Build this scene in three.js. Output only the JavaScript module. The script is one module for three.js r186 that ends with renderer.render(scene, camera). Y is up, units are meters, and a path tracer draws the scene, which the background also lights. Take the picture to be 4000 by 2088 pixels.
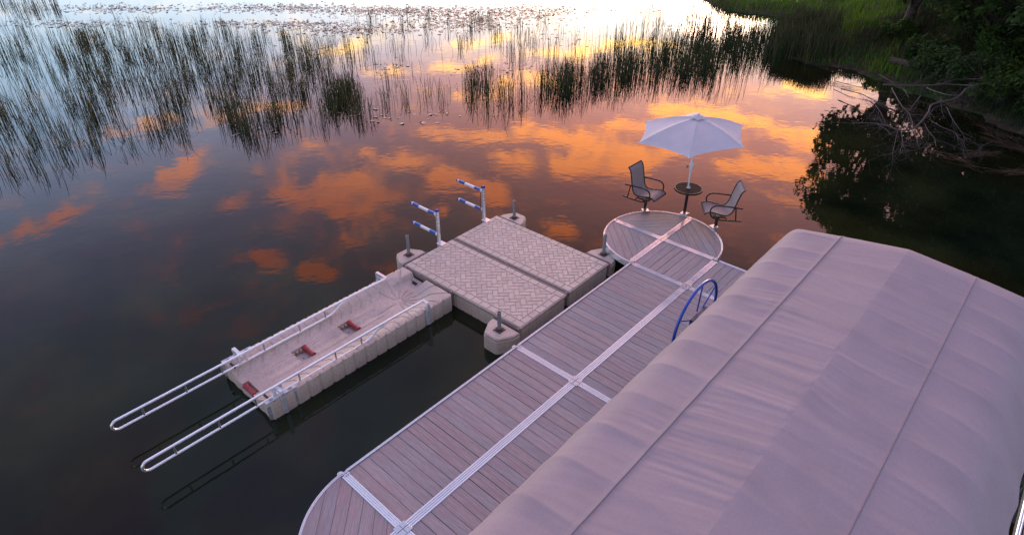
import * as THREE from 'three';
import { mergeGeometries, toCreasedNormals } from 'three/addons/utils/BufferGeometryUtils.js';

// ---------- camera, exposure, sky, sun ----------
const scene = new THREE.Scene();
const YAW = -0.7349, PITCH = 0.583;                  // heading of the view from the dock's long axis, and its dip
const camera = new THREE.PerspectiveCamera(46.36, 1024 / 534, 0.1, 3000);
camera.position.set(5.1393, 7.069, 2.4329);
camera.lookAt(5.1393 + Math.sin(YAW) * Math.cos(PITCH), 7.069 - Math.sin(PITCH), 2.4329 - Math.cos(YAW) * Math.cos(PITCH));
const renderer = new THREE.WebGLRenderer({ antialias: true });
renderer.toneMapping = THREE.LinearToneMapping;
renderer.toneMappingExposure = 1;
renderer.shadowMap.enabled = true;

function mulberry(seed) { let s = seed >>> 0; return () => { s = (s + 0x6D2B79F5) >>> 0; let t = s; t = Math.imul(t ^ (t >>> 15), t | 1); t ^= t + Math.imul(t ^ (t >>> 7), t | 61); return ((t ^ (t >>> 14)) >>> 0) / 4294967296; }; }
const lerp = (a, b, t) => a + (b - a) * t, clamp = (x, a = 0, b = 1) => Math.min(b, Math.max(a, x));
const smooth = (a, b, x) => { const t = clamp((x - a) / (b - a)); return t * t * (3 - 2 * t); };
function hash2(i, j) { let h = Math.imul(i, 374761393) + Math.imul(j, 668265263) | 0; h = Math.imul(h ^ (h >>> 13), 1274126177); return ((h ^ (h >>> 16)) >>> 0) / 4294967296; }
function vnoise(x, y, px = 0, py = 0) {              // value noise, periodic when px, py are given
  let i = Math.floor(x), j = Math.floor(y); const fx = x - i, fy = y - j, u = fx * fx * fx * (fx * (fx * 6 - 15) + 10), v = fy * fy * fy * (fy * (fy * 6 - 15) + 10);
  let i1 = i + 1, j1 = j + 1; if (px) { i = ((i % px) + px) % px; i1 = ((i1 % px) + px) % px; } if (py) { j = ((j % py) + py) % py; j1 = ((j1 % py) + py) % py; }
  return lerp(lerp(hash2(i, j), hash2(i1, j), u), lerp(hash2(i, j1), hash2(i1, j1), u), v);
}
function fbm(x, y, o, px = 0, py = 0) { let s = 0, a = .5, n = 0; for (let k = 0; k < o; k++) { s += a * vnoise(x + k * 17.3 * (px ? 0 : 1), y - k * 9.1 * (py ? 0 : 1), px, py); n += a; a *= .5; x *= 2; y *= 2; px *= 2; py *= 2; } return s / n; }

// The evening sky: a glow over the sunset, paler blue to its left, grey violet overhead, and broken sunlit clouds.
const SUN_AT = 17;                                   // degrees to the right of the view's heading
const CLOUDS = [[-30.8,21.8,2.3,1,.9,-25],[-26.3,24.3,1.1,.8,.45,0],[-24.2,29.9,1.8,.9,.95,20],[-19.7,31.9,1.5,.8,.95,15],[-15.6,29.5,1,.8,.6,0],[-19,25.2,4.1,1.2,.75,5],[-15.4,26.3,2.7,1.4,.75,0],[-11.2,23.7,3.1,.8,.7,0],[-6.3,25.4,2.4,.9,.6,0],[-1.7,26.4,1.9,1,.9,0],[-7.3,27.9,1.3,.6,.9,0],[8.3,23.5,3.6,1.1,1.1,-12],[12.1,23.6,2.2,.8,.9,-15],[15.1,18.8,2.1,.5,.9,0],[20.3,18.8,2.8,.5,1.3,0],[16.8,20.3,2.1,.7,.7,0],[22.6,22.8,2.5,1,.95,0],[26.7,22.6,2.2,.8,.8,0],[26.5,24.6,2.2,.5,.6,0],[26.1,15.8,1.6,.4,1.3,0],[25.5,19.5,2.1,.9,.8,0],[5.1,29.8,1.2,.7,.9,20],[-39.5,23,2.6,.6,.55,-12],[-42.2,23.5,1.4,.5,.4,0],[-41.1,30.2,1.3,.7,.35,-30],[-5,15.3,3.2,.3,.9,-6],[5.4,14.4,3.9,.3,1,-4],[10.6,13.5,3.7,.3,1.2,-4],[-11,15.5,2.1,.3,.8,-4],[-32.5,17.7,4.2,.4,.7,-6],[-25.5,17.8,3.8,.4,.7,-8],[-20.3,17.7,2.7,.5,.7,-4],[1.2,21.1,4.6,.7,.5,0],[-5.3,21.4,3.4,.7,.6,0],[-4,18,4.4,.5,.5,0],[1.5,17,4.4,.5,.6,0],[11.7,20.4,4.3,.5,.8,0],[6.2,21.7,3,.7,.8,0],[15.6,22.1,2.1,.7,.6,0],[.5,23.6,2.4,.9,.6,0],[-29,20.9,1.2,.3,.4,-20],[-23.1,26.8,2.1,.7,.3,0],[-11,28.9,2.4,.6,.3,0],[2.5,27.1,3.6,.7,.4,0],[14,25.7,3.4,.7,.5,0],[-21.4,19.8,3,.4,.35,0],[-14.2,13.9,3,.3,.6,-3],[-2.4,13.4,4.2,.2,.8,-3]]
  .map(([p, e, sp, se, s, t]) => [p, e, sp, se, s, Math.cos(t * Math.PI / 180), Math.sin(t * Math.PI / 180)]);
// height above the horizon; air away from the sunset, air left of it, air over it; sunlit cloud
const AIR = [
  [0, [1.5, 1.9, 2.4], [4, 4, 4], [8.5, 7.2, 5.6], [11, 8, 3.5]], [10, [1.5, 2.05, 2.6], [3.4, 3.5, 3.7], [6.8, 6.2, 5.4], [10.5, 7.4, 2.4]], [13, [1.4, 2.1, 2.8], [3.0, 2.5, 2.7], [5.6, 4.6, 3.9], [11, 6.6, 1.6]],
  [16, [1.2, 1.8, 2.6], [2.7, 1.55, 1.7], [4.8, 2.5, 2.0], [11, 5.3, 1.4]], [20, [.95, 1.25, 1.95], [2.0, 1.0, 1.05], [4.5, 1.85, 1.5], [10, 3.4, 1.0]], [26, [.7, .72, 1.15], [1.12, .62, .72], [2.6, 1.02, .95], [6.6, 1.85, .7]],
  [32, [.48, .55, .85], [.74, .48, .55], [1.0, .57, .64], [5.2, 1.25, .42]], [40, [.42, .52, .76], [.55, .48, .6], [.62, .52, .66], [2.0, .85, .6]], [55, [.48, .6, .88], [.52, .58, .84], [.56, .6, .88], [1.0, .74, .95]], [70, [.93, .8, 1.54], [.95, .8, 1.54], [.97, .8, 1.54], [1.2, .9, 1.45]], [90, [1.05, .88, 1.68], [1.06, .88, 1.68], [1.06, .88, 1.68], [1.25, .96, 1.55]]];
function air(e, k, c) { let n = 1; while (n < AIR.length - 1 && AIR[n][0] < e) n++; const a = AIR[n - 1], b = AIR[n], t = clamp((e - a[0]) / (b[0] - a[0])); return lerp(a[k][c], b[k][c], t); }
function makeSky(W, H) {
  const d = new Float32Array(W * H * 4), look = Math.atan2(-Math.cos(YAW), Math.sin(YAW));
  const lut = []; for (let k = 0; k <= 900; k++) lut.push([1, 2, 3, 4].map(s => [0, 1, 2].map(c => air(k / 10, s, c))));
  for (let j = 0; j < H; j++) for (let i = 0; i < W; i++) {
    const o = (j * W + i) * 4, e = Math.max(0, ((j + .5) / H - .5) * 180), az = ((i + .5) / W - .5) * 2 * Math.PI;
    let phi = (az - look) * 180 / Math.PI; phi = ((phi + 540) % 360) - 180;
    if (j < H / 2 - 2) { d[o] = .9; d[o + 1] = .8; d[o + 2] = .9; d[o + 3] = 1; continue; }
    const L = lut[Math.round(e * 10)], er = e * Math.PI / 180;
    let ds = phi - SUN_AT; if (ds > 180) ds -= 360; if (ds < -180) ds += 360;
    const g = Math.exp(-ds * ds / (2 * 15 * 15)), gm = Math.exp(-((ds + 14) ** 2) / (2 * 17 * 17)), back = lerp(1, .5, smooth(35, 130, Math.abs(ds)) * (1 - smooth(40, 75, e)));
    const q = 1 / (Math.sin(er) + .12), cx = Math.cos(az) * Math.cos(er) * q, cz = Math.sin(az) * Math.cos(er) * q;
    const wx = fbm(cx * 3.1 + 3, cz * 3.1, 3), wz = fbm(cx * 3.1 + 40, cz * 3.1 + 7, 3);
    const f = fbm(cx * 5.5 + wx * 1.8, cz * 5.5 + wz * 1.8, 5), fine = fbm(cx * 21 + wz * 3, cz * 21 + wx * 3, 4);
    let b = 0; const wp = phi + (wx - .5) * 3 + (fine - .5) * 1.8, we = e + (wz - .5) * 1.5 + (fine - .5) * .8;
    if (Math.abs(phi) < 60 && e < 45) for (const c of CLOUDS) { const x = wp - c[0], y = we - c[1]; if (x > 14 || x < -14 || y > 6 || y < -6) continue; const u = (x * c[5] + y * c[6]) / (c[2] * 1.05), v = (y * c[5] - x * c[6]) / (c[3] * 1.1); const r = u * u + v * v; if (r < 9) b += c[4] * Math.exp(-r * r * .55 - r * .25); }
    const inView = (1 - smooth(46, 62, Math.abs(phi))) * (1 - smooth(36, 46, e));
    const puff = fbm(cx * 12 + wx * 4 + 9, cz * 12 + wz * 4, 4); let dens = smooth(.03, .95, b * 1.15 + (f - .5) * .9 + (fine - .5) * .95 - .08 + .15 * Math.exp(-((phi - 9) ** 2) / 420) * smooth(14, 18, e) * (1 - smooth(25, 30, e))) * clamp(.3 + puff * 1.35 + (fine - .5) * .6, .12, 1.15) * inView;       // the clouds over the lake
    dens += (1 - inView) * smooth(.45, .7, f) * .6;                                                      // and those over the rest of the sky
    const veil = clamp((f - .42) * 1.3 + (fine - .5) * .4) * .16;
    dens = clamp(dens + veil * inView);
    for (let c = 0; c < 3; c++) d[o + c] = lerp(lerp(lerp(L[0][c], L[1][c], gm), L[2][c], g), L[3][c] * lerp([.3, .37, 1.0][c], 1, Math.exp(-ds * ds / (2 * 24 * 24))), dens) * back;
    d[o + 3] = 1;
  }
  const t = new THREE.DataTexture(d, W, H, THREE.RGBAFormat, THREE.FloatType);
  t.mapping = THREE.EquirectangularReflectionMapping; t.magFilter = THREE.LinearFilter; t.needsUpdate = true; return t;
}
const sky = makeSky(2560, 1280);
scene.background = sky; scene.environment = sky; scene.backgroundIntensity = 1; scene.environmentIntensity = 1;

const sun = new THREE.DirectionalLight(new THREE.Color(1, .62, .42), .65);      // the last light, spread by the bright clouds round it
{ const a = YAW + SUN_AT * Math.PI / 180, el = 7 * Math.PI / 180; sun.position.set(Math.sin(a) * Math.cos(el) * 80, Math.sin(el) * 80, -Math.cos(a) * Math.cos(el) * 80); }
sun.castShadow = true; sun.shadow.radius = 22; sun.shadow.mapSize.set(2048, 2048);
Object.assign(sun.shadow.camera, { left: -40, right: 40, top: 40, bottom: -40, near: 1, far: 200 });
scene.add(sun, sun.target);

// ---------- helpers: (x across the dock, y up, a along the dock away from the viewer) ----------
const P3 = (x, y, a) => new THREE.Vector3(x, y, -a);
const taken = {};
const numbered = n => { const k = taken[n] = (taken[n] ?? -1) + 1; return k ? `${n}_${String(k).padStart(3, '0')}` : n; };
function plain(g) { if (g.index) g = g.toNonIndexed(); for (const k of Object.keys(g.attributes)) if (!['position', 'normal', 'uv'].includes(k)) g.deleteAttribute(k); if (!g.attributes.uv) g.setAttribute('uv', new THREE.BufferAttribute(new Float32Array(g.attributes.position.count * 2), 2)); return g; }
const join = l => { l = [l].flat().map(plain); return l.length > 1 ? mergeGeometries(l) : l[0]; };
function shade(o) { o.castShadow = true; o.receiveShadow = true; return o; }
function tag(o, label, category, group, kind) { if (label) o.userData.label = label; if (category) o.userData.category = category; if (group) o.userData.group = group; if (kind) o.userData.kind = kind; return o; }
function thing(name, label, category, [x, y, a] = [0, 0, 0], group) { const o = new THREE.Group(); o.name = numbered(name); o.position.copy(P3(x, y, a)); scene.add(o); return tag(o, label, category, group); }
const wpos = o => { const v = new THREE.Vector3(); for (let p = o; p && p !== scene; p = p.parent) v.add(p.position); return v; };
function part(t, name, geos, m) { const g = join(geos), b = wpos(t); g.translate(-b.x, -b.y, -b.z); const o = shade(new THREE.Mesh(g, m)); o.name = name; t.add(o); return o; }     // geometry given in world place
function piece(t, name, g, m, v, turn = 0) { const o = shade(new THREE.Mesh(g, m)); o.name = name; o.position.copy(v).sub(wpos(t)); o.rotation.y = turn; t.add(o); return o; }             // shared geometry, placed
function setting(name, g, m) { const o = shade(new THREE.Mesh(g, m)); o.name = numbered(name); o.userData.kind = 'structure'; scene.add(o); return o; }

// chamfered box, uv in metres
function cbox(sx, sy, sz, c = .004) {
  const X = sx / 2, Y = sy / 2, Z = sz / 2, pos = [], nor = [], uv = [];
  const pt = (s, ax) => { const v = [s[0] * (ax === 0 ? X : X - c), s[1] * (ax === 1 ? Y : Y - c), s[2] * (ax === 2 ? Z : Z - c)]; return v; };
  const face = (ps, n) => { const u = n.map(Math.abs), k = u.indexOf(Math.max(...u)); const tri = ps.length === 4 ? [0, 1, 2, 0, 2, 3] : [0, 1, 2];
    const a = ps[0], b = ps[1], d = ps[2], cr = [(b[1] - a[1]) * (d[2] - a[2]) - (b[2] - a[2]) * (d[1] - a[1]), (b[2] - a[2]) * (d[0] - a[0]) - (b[0] - a[0]) * (d[2] - a[2]), (b[0] - a[0]) * (d[1] - a[1]) - (b[1] - a[1]) * (d[0] - a[0])];
    if (cr[0] * n[0] + cr[1] * n[1] + cr[2] * n[2] < 0) ps = ps.slice().reverse();
    const l = Math.hypot(...n); for (const t of tri) { const p = ps[t]; pos.push(...p); nor.push(n[0] / l, n[1] / l, n[2] / l); uv.push(...(k === 1 ? [p[0], p[2]] : k === 0 ? [p[2], p[1]] : [p[0], p[1]])); } };
  for (let ax = 0; ax < 3; ax++) for (const s of [-1, 1]) { const o = [0, 1, 2].filter(k => k !== ax); const q = [[-1, -1], [1, -1], [1, 1], [-1, 1]].map(([u, v]) => { const z = [0, 0, 0]; z[ax] = s; z[o[0]] = u; z[o[1]] = v; return pt(z, ax); }); const n = [0, 0, 0]; n[ax] = s; face(q, n); }
  if (c > 0) {
    for (let ax = 0; ax < 3; ax++) { const o = [0, 1, 2].filter(k => k !== ax); for (const u of [-1, 1]) for (const v of [-1, 1]) { const z = e => { const r = [0, 0, 0]; r[ax] = e; r[o[0]] = u; r[o[1]] = v; return r; }; const n = [0, 0, 0]; n[o[0]] = u; n[o[1]] = v; face([pt(z(-1), o[0]), pt(z(1), o[0]), pt(z(1), o[1]), pt(z(-1), o[1])], n); } }
    for (const u of [-1, 1]) for (const v of [-1, 1]) for (const w of [-1, 1]) face([0, 1, 2].map(k => pt([u, v, w], k)), [u, v, w]);
  }
  const g = new THREE.BufferGeometry(); g.setAttribute('position', new THREE.Float32BufferAttribute(pos, 3)); g.setAttribute('normal', new THREE.Float32BufferAttribute(nor, 3)); g.setAttribute('uv', new THREE.Float32BufferAttribute(uv, 2)); return g;
}
const boxAt = (x, y, a, sx, sy, sa, c = .004, turn = 0) => { const g = cbox(sx, sy, sa, c); if (turn) g.rotateY(turn); return g.translate(x, y, -a); };
// prism over a polygon of [x, a] points from y0 to y1
function prism(poly, y0, y1, c = 0) {
  let area = 0; poly.forEach((p, i) => { const q = poly[(i + 1) % poly.length]; area += p[0] * q[1] - q[0] * p[1]; }); if (area < 0) poly = poly.slice().reverse();
  const sh = new THREE.Shape(poly.map(p => new THREE.Vector2(p[0], p[1])));
  const g = new THREE.ExtrudeGeometry(sh, { depth: y1 - y0 - (c ? 2 * c : 0), bevelEnabled: c > 0, bevelSize: c, bevelThickness: c, bevelSegments: 1, bevelOffset: -c, curveSegments: 4 });
  g.rotateX(-Math.PI / 2); g.translate(0, y0 + c, 0); return plain(g);
}
function cyl(p, q, r1, r2 = r1, seg = 10) { const d = q.clone().sub(p), g = new THREE.CylinderGeometry(r2, r1, d.length(), seg, 1); g.translate(0, d.length() / 2, 0); g.applyQuaternion(new THREE.Quaternion().setFromUnitVectors(new THREE.Vector3(0, 1, 0), d.normalize())); return g.translate(p.x, p.y, p.z); }
const tube = (pts, r, n = pts.length * 4, seg = 8, closed = false, tension = .5) => new THREE.TubeGeometry(new THREE.CatmullRomCurve3(pts, closed, 'catmullrom', tension), n, r, seg, closed);
function lathe(profile, v, seg = 20) { return new THREE.LatheGeometry(profile.map(p => new THREE.Vector2(...p)), seg).translate(v.x, v.y, v.z); }
function grid(nu, nv, f, uvf) { const pos = [], uv = [], idx = []; for (let j = 0; j <= nv; j++) for (let i = 0; i <= nu; i++) { const p = f(i / nu, j / nv); pos.push(p.x, p.y, p.z); uv.push(...(uvf ? uvf(i / nu, j / nv, p) : [i / nu, j / nv])); }
  for (let j = 0; j < nv; j++) for (let i = 0; i < nu; i++) { const a = j * (nu + 1) + i, b = a + 1, c = a + nu + 1, e = c + 1; idx.push(a, b, e, a, e, c); }
  const g = new THREE.BufferGeometry(); g.setAttribute('position', new THREE.Float32BufferAttribute(pos, 3)); g.setAttribute('uv', new THREE.Float32BufferAttribute(uv, 2)); g.setIndex(idx); g.computeVertexNormals(); return g; }
function tex(w, h, f, srgb = true) { const d = new Uint8Array(w * h * 4); for (let j = 0; j < h; j++) for (let i = 0; i < w; i++) { const c = f(i / w, j / h, i, j), o = (j * w + i) * 4; d[o] = clamp(c[0]) * 255; d[o + 1] = clamp(c[1] ?? c[0]) * 255; d[o + 2] = clamp(c[2] ?? c[0]) * 255; d[o + 3] = 255; }
  const t = new THREE.DataTexture(d, w, h); t.wrapS = t.wrapT = THREE.RepeatWrapping; t.magFilter = THREE.LinearFilter; t.minFilter = THREE.LinearMipmapLinearFilter; t.generateMipmaps = true; if (srgb) t.colorSpace = THREE.SRGBColorSpace; t.needsUpdate = true; return t; }
const again = (t, rx, ry, ox = 0, oy = 0, rot = 0) => { const c = t.clone(); c.repeat.set(rx, ry); c.offset.set(ox, oy); c.rotation = rot; c.needsUpdate = true; return c; };
const lin = (r, g, b) => new THREE.Color().setRGB(r, g, b);
const std = (c, roughness, o = {}) => new THREE.MeshStandardMaterial({ color: c, roughness, ...o });
const phys = (c, roughness, o = {}) => new THREE.MeshPhysicalMaterial({ color: c, roughness, ...o });

// ---------- materials ----------
const grey = (x, k = 1) => [x * k, x * k, x * k];
const grainTex = tex(1024, 256, (u, v) => { const s = fbm(u * 6, v * 40, 3, 6, 40), k = fbm(u * 24, v * 128, 2, 24, 128), r = fbm(u * 3, v * 8, 3, 3, 8), b = .88 + (s - .5) * .17 + (k - .5) * .14; const red = smooth(.52, .78, r) * .1; return [b * (1 + red * .5), b * (1 - red * .35), b * (1 - red * .3)]; });
const grainBump = tex(512, 256, (u, v) => grey(fbm(u * 8, v * 100, 3, 8, 100)), false);
const speckTex = tex(512, 512, (u, v) => { const s = fbm(u * 90, v * 90, 2, 90, 90), m = fbm(u * 5, v * 5, 4, 5, 5); return grey(.9 + (s - .5) * .16 + (m - .5) * .13); });
const speckBump = tex(256, 256, (u, v) => grey(fbm(u * 60, v * 60, 2, 60, 60)), false);
const brushTex = tex(256, 256, (u, v) => grey(.55 + (fbm(u * 3, v * 90, 3, 3, 90) - .5) * .5 + (fbm(u * 6, v * 6, 3, 6, 6) - .5) * .35), false);
const weaveTex = tex(512, 512, (u, v) => { const s = fbm(u * 150, v * 150, 1, 150, 150), m = fbm(u * 4, v * 4, 5, 4, 4); return grey(.94 + (s - .5) * .05 + (m - .5) * .07); });
const rnd = mulberry(7);
const M = {};
M.planks = [[.42, .36, .36], [.40, .355, .355], [.445, .38, .375], [.415, .345, .34], [.38, .345, .355], [.435, .355, .345]].map((c, i) => std(lin(...c), .72, { map: again(grainTex, .8, 2.6, i * .171, i * .37), bumpMap: again(grainBump, 1.1, 2.6, i * .13, i * .2), bumpScale: .0012 }));
M.pavers = [[.74, .61, .50], [.725, .60, .49], [.755, .625, .51], [.705, .58, .475]].map((c, i) => std(lin(...c), .62, { map: again(speckTex, 1.4, 1.4, i * .21, i * .33), bumpMap: again(speckBump, 3, 3), bumpScale: .0006 }));
M.float = std(lin(.68, .55, .445), .6, { map: again(speckTex, .7, .7), bumpMap: again(speckBump, 2, 2), bumpScale: .0008 });
M.float2 = std(lin(.70, .57, .465), .6, { map: again(speckTex, .6, .6), bumpMap: again(speckBump, 2, 2), bumpScale: .0006 });
M.coupler = std(lin(.30, .24, .21), .6, { map: again(speckTex, 2, 2) });
M.alu = std(lin(.86, .86, .88), .42, { metalness: .55, roughnessMap: again(brushTex, 1, 1) });
M.plate = std(lin(.62, .64, .68), .5, { metalness: .6, roughnessMap: again(brushTex, 2, 2) });
M.steel = std(lin(.42, .43, .45), .5, { metalness: .8, roughnessMap: again(brushTex, 4, 4) });
M.galv = std(lin(.33, .35, .37), .55, { metalness: .55, map: again(speckTex, 3, 3) });
M.rail = std(lin(.88, .87, .86), .3, { metalness: .75 });
M.rust = std(lin(.14, .09, .075), .75, { metalness: .3, map: again(speckTex, 5, 5) });
M.black = std(lin(.02, .02, .022), .45);
M.hole = std(lin(.03, .025, .022), .8);
M.red = std(lin(.42, .035, .045), .45, { map: again(speckTex, 3, 3) });
M.blue = std(lin(.035, .13, .42), .45);
M.blueCap = std(lin(.03, .04, .30), .4);
M.wheelBlue = phys(lin(.012, .075, .42), .32, { clearcoat: .5, clearcoatRoughness: .3 });
M.navy = std(lin(.015, .03, .10), .5);
M.white = std(lin(.78, .79, .82), .4);
M.brown = phys(lin(.035, .024, .024), .5, { specularIntensity: .5 });
M.slat = phys(lin(.085, .05, .045), .85, { specularIntensity: .3, map: again(grainTex, 2, 4) });
M.sling = std(lin(.42, .335, .335), .8, { map: again(weaveTex, 3, 3), bumpMap: again(speckBump, 8, 8), bumpScale: .0006 });
M.umbrella = phys(lin(.74, .73, .75), .85, { map: again(weaveTex, 1.2, 1.2), transmission: .18, thickness: 0 });
M.cover = std(lin(.385, .322, .33), .88, { map: again(weaveTex, .8, .8) });
M.coverSeam = std(lin(.20, .18, .19), .85);
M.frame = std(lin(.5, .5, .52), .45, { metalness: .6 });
// ---------- the setting: lake bed, water, bank ----------
const W = 1.2088, L = 3.3442, HD = .45;              // width and length of a walkway panel, height of its deck
const ripple = tex(1024, 1024, (u, v) => grey(.5 + (fbm(u * 11, v * 15, 4, 11, 15) - .5) * .75 + (fbm(u * 40, v * 64, 3, 40, 64) - .5) * .28), false);
const swell = tex(512, 512, (u, v) => grey(fbm(u * 7, v * 9, 4, 7, 9)), false);
const murk = tex(512, 512, (u, v) => { const f = fbm(u * 12, v * 12, 5, 12, 12), g = fbm(u * 5, v * 5, 4, 5, 5); return [.62 + (f - .5) * .5 + (g - .5) * .25, .66 + (f - .5) * .5, .6 + (f - .5) * .4 - (g - .5) * .2]; });
const weedTex = tex(1024, 1024, (u, v) => { const f = fbm(u * 14, v * 14, 6, 14, 14), g = fbm(u * 5, v * 5, 4, 5, 5), s = fbm(u * 60, v * 60, 3, 60, 60); const k = smooth(.4, .62, f); return [.33 + k * .2 + (s - .5) * .25 + (g - .5) * .18, .36 + k * .17 + (s - .5) * .25, .22 + k * .1 + (s - .5) * .14]; });
{
  const bed = new THREE.PlaneGeometry(1600, 1600, 2, 2); bed.rotateX(-Math.PI / 2); bed.translate(0, -1.15, 0);
  { const p = bed.attributes.position, u = bed.attributes.uv; for (let i = 0; i < p.count; i++) u.setXY(i, p.getX(i), p.getZ(i)); }
  setting('lake_bed', bed, std(lin(.20, .23, .13), 1, { map: again(weedTex, 1 / 9, 1 / 9) }));
  const wat = new THREE.PlaneGeometry(1600, 1600, 2, 2); wat.rotateX(-Math.PI / 2);
  { const p = wat.attributes.position, u = wat.attributes.uv; for (let i = 0; i < p.count; i++) u.setXY(i, p.getX(i), p.getZ(i)); }
  setting('lake_water', wat, phys(lin(.055, .062, .027), .012, { ior: 1.33, map: again(murk, 1 / 13, 1 / 13), transmission: .42, thickness: 0, bumpMap: again(ripple, 1 / 9, 1 / 9, 0, 0, YAW), bumpScale: .0019 }));
}
const SHORE = [[-13.2, 34.6], [-12, 33.2], [-10.5, 32.5], [-8.9, 32.5], [-7.7, 32.5], [-6.6, 29.6], [-5.5, 27], [-4.7, 25.2], [-3.6, 24.8], [-2.5, 24.9], [-1.75, 24.9], [-.6, 24.4], [.6, 23.6], [2, 23], [3.2, 22.2], [3.9, 21.4], [4.8, 20.9], [6, 19.5], [7.5, 17], [9, 13.5], [10.5, 8], [12, 2], [14, -6], [16, -20], [80, -20], [80, 100], [20, 100], [6, 62], [0, 48], [-4, 42], [-7, 38], [-9.5, 36.2], [-12, 35.6]];
function inShore(x, a) { let c = false; for (let i = 0, j = SHORE.length - 1; i < SHORE.length; j = i++) { const [xi, yi] = SHORE[i], [xj, yj] = SHORE[j]; if ((yi > a) !== (yj > a) && x < (xj - xi) * (a - yi) / (yj - yi) + xi) c = !c; } return c; }
function shoreDist(x, a) { let m = 1e9; for (let i = 0, j = SHORE.length - 1; i < SHORE.length; j = i++) { const [x1, y1] = SHORE[j], [x2, y2] = SHORE[i], dx = x2 - x1, dy = y2 - y1, t = clamp(((x - x1) * dx + (a - y1) * dy) / (dx * dx + dy * dy)); m = Math.min(m, Math.hypot(x - x1 - t * dx, a - y1 - t * dy)); } return (inShore(x, a) ? 1 : -1) * m + (vnoise(x * 1.3, a * 1.3) - .5) * .55; }
const bankY = (x, a) => { const s = shoreDist(x, a); return s < 0 ? s * .5 - .03 : Math.min(.06 + s * .16 + .02 * s * s, 1.5 + s * .03) + (fbm(x * .9, a * .9, 3) - .5) * .25 * Math.min(1, s); };
{
  const soil = tex(512, 512, (u, v) => { const f = fbm(u * 20, v * 20, 5, 20, 20), g = fbm(u * 6, v * 6, 4, 6, 6), k = smooth(.35, .6, g); return [lerp(.34, .26, k) + (f - .5) * .3, lerp(.29, .36, k) + (f - .5) * .3, lerp(.2, .14, k) + (f - .5) * .2]; });
  const xs = []; for (let x = -16; x < 14; x += .4) xs.push(x); for (let x = 14; x <= 90; x += 4) xs.push(x);
  const as = []; for (let a = -24; a < 12; a += 2) as.push(a); for (let a = 12; a < 48; a += .4) as.push(a); for (let a = 48; a <= 108; a += 4) as.push(a);
  const g = grid(xs.length - 1, as.length - 1, (u, v) => { const x = xs[Math.round(u * (xs.length - 1))], a = as[Math.round(v * (as.length - 1))]; return P3(x, Math.max(-1.3, bankY(x, a)), a); }, (u, v, p) => [p.x / 3, p.z / 3]);
  setting('shore_bank', g, std(lin(.5, .5, .5), 1, { map: soil }));
}

// ---------- the walkway ----------
const RING_A = 2 * L + W, RING_R = W;                // centre and radius of the round platform
function clipHalf(poly, nx, na, d) { const out = []; poly.forEach((p, i) => { const q = poly[(i + 1) % poly.length], a = p[0] * nx + p[1] * na - d, b = q[0] * nx + q[1] * na - d; if (a <= 0) out.push(p); if ((a < 0 && b > 0) || (a > 0 && b < 0)) { const t = a / (a - b); out.push([lerp(p[0], q[0], t), lerp(p[1], q[1], t)]); } }); return out; }
const polyArea = p => Math.abs(p.reduce((s, a, i) => { const b = p[(i + 1) % p.length]; return s + a[0] * b[1] - b[0] * a[1]; }, 0) / 2);
const plankMat = () => M.planks[Math.floor(rnd() * M.planks.length)];
// planks filling a rectangle; `along` tells which way a plank runs
const plankGeos = {};
function plankPanel(t, x0, x1, a0, a1, along, n) {
  const len = along === 'x' ? x1 - x0 : a1 - a0, span = along === 'x' ? a1 - a0 : x1 - x0, w = span / n, key = len.toFixed(3) + w.toFixed(3);
  const gs = plankGeos[key] ??= [.0045, .0045, .005, .009].map(q => cbox(len, .025, w - q, .003));
  for (let k = 0; k < n; k++) { const c = (k + .5) * w, dy = (rnd() - .5) * .0022; piece(t, 'plank', gs[Math.floor(rnd() * 4)], plankMat(), along === 'x' ? P3((x0 + x1) / 2, HD - .0125 + dy, a0 + c) : P3(x0 + c, HD - .0125 + dy, (a0 + a1) / 2), (along === 'x' ? 0 : Math.PI / 2) + (rnd() - .5) * .0012); }
}
// planks cut to a quarter disc round (cx, ca), in the quadrant (sx, sa); they run along direction (dx, da)
function plankQuarter(t, cx, ca, sx, sa, R, inset, dx, da, w) {
  const l = Math.hypot(dx, da); dx /= l; da /= l; const nx = -da, na = dx;
  const disc = [[inset, inset]]; const e = Math.asin(inset / R); for (let k = 0; k <= 28; k++) { const th = lerp(e, Math.PI / 2 - e, k / 28); disc.push([R * Math.cos(th), R * Math.sin(th)]); }
  const poly = disc.map(([x, a]) => [cx + sx * x, ca + sa * a]); const ds = poly.map(p => p[0] * nx + p[1] * na), lo = Math.min(...ds), hi = Math.max(...ds);
  for (let d = lo; d < hi; d += w) { let q = clipHalf(poly, nx, na, d + w - .005); q = clipHalf(q, -nx, -na, -d); if (q.length < 3 || polyArea(q) < .002) continue;
    const g = prism(q, HD - .025 + (rnd() - .5) * .002, HD + (rnd() - .5) * .001); const p = g.attributes.position, u = g.attributes.uv; for (let i = 0; i < p.count; i++) { const x = p.getX(i), a = -p.getZ(i); u.setXY(i, x * dx + a * da, x * nx + a * na); } part(t, 'plank', g, plankMat()); }
}
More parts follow.
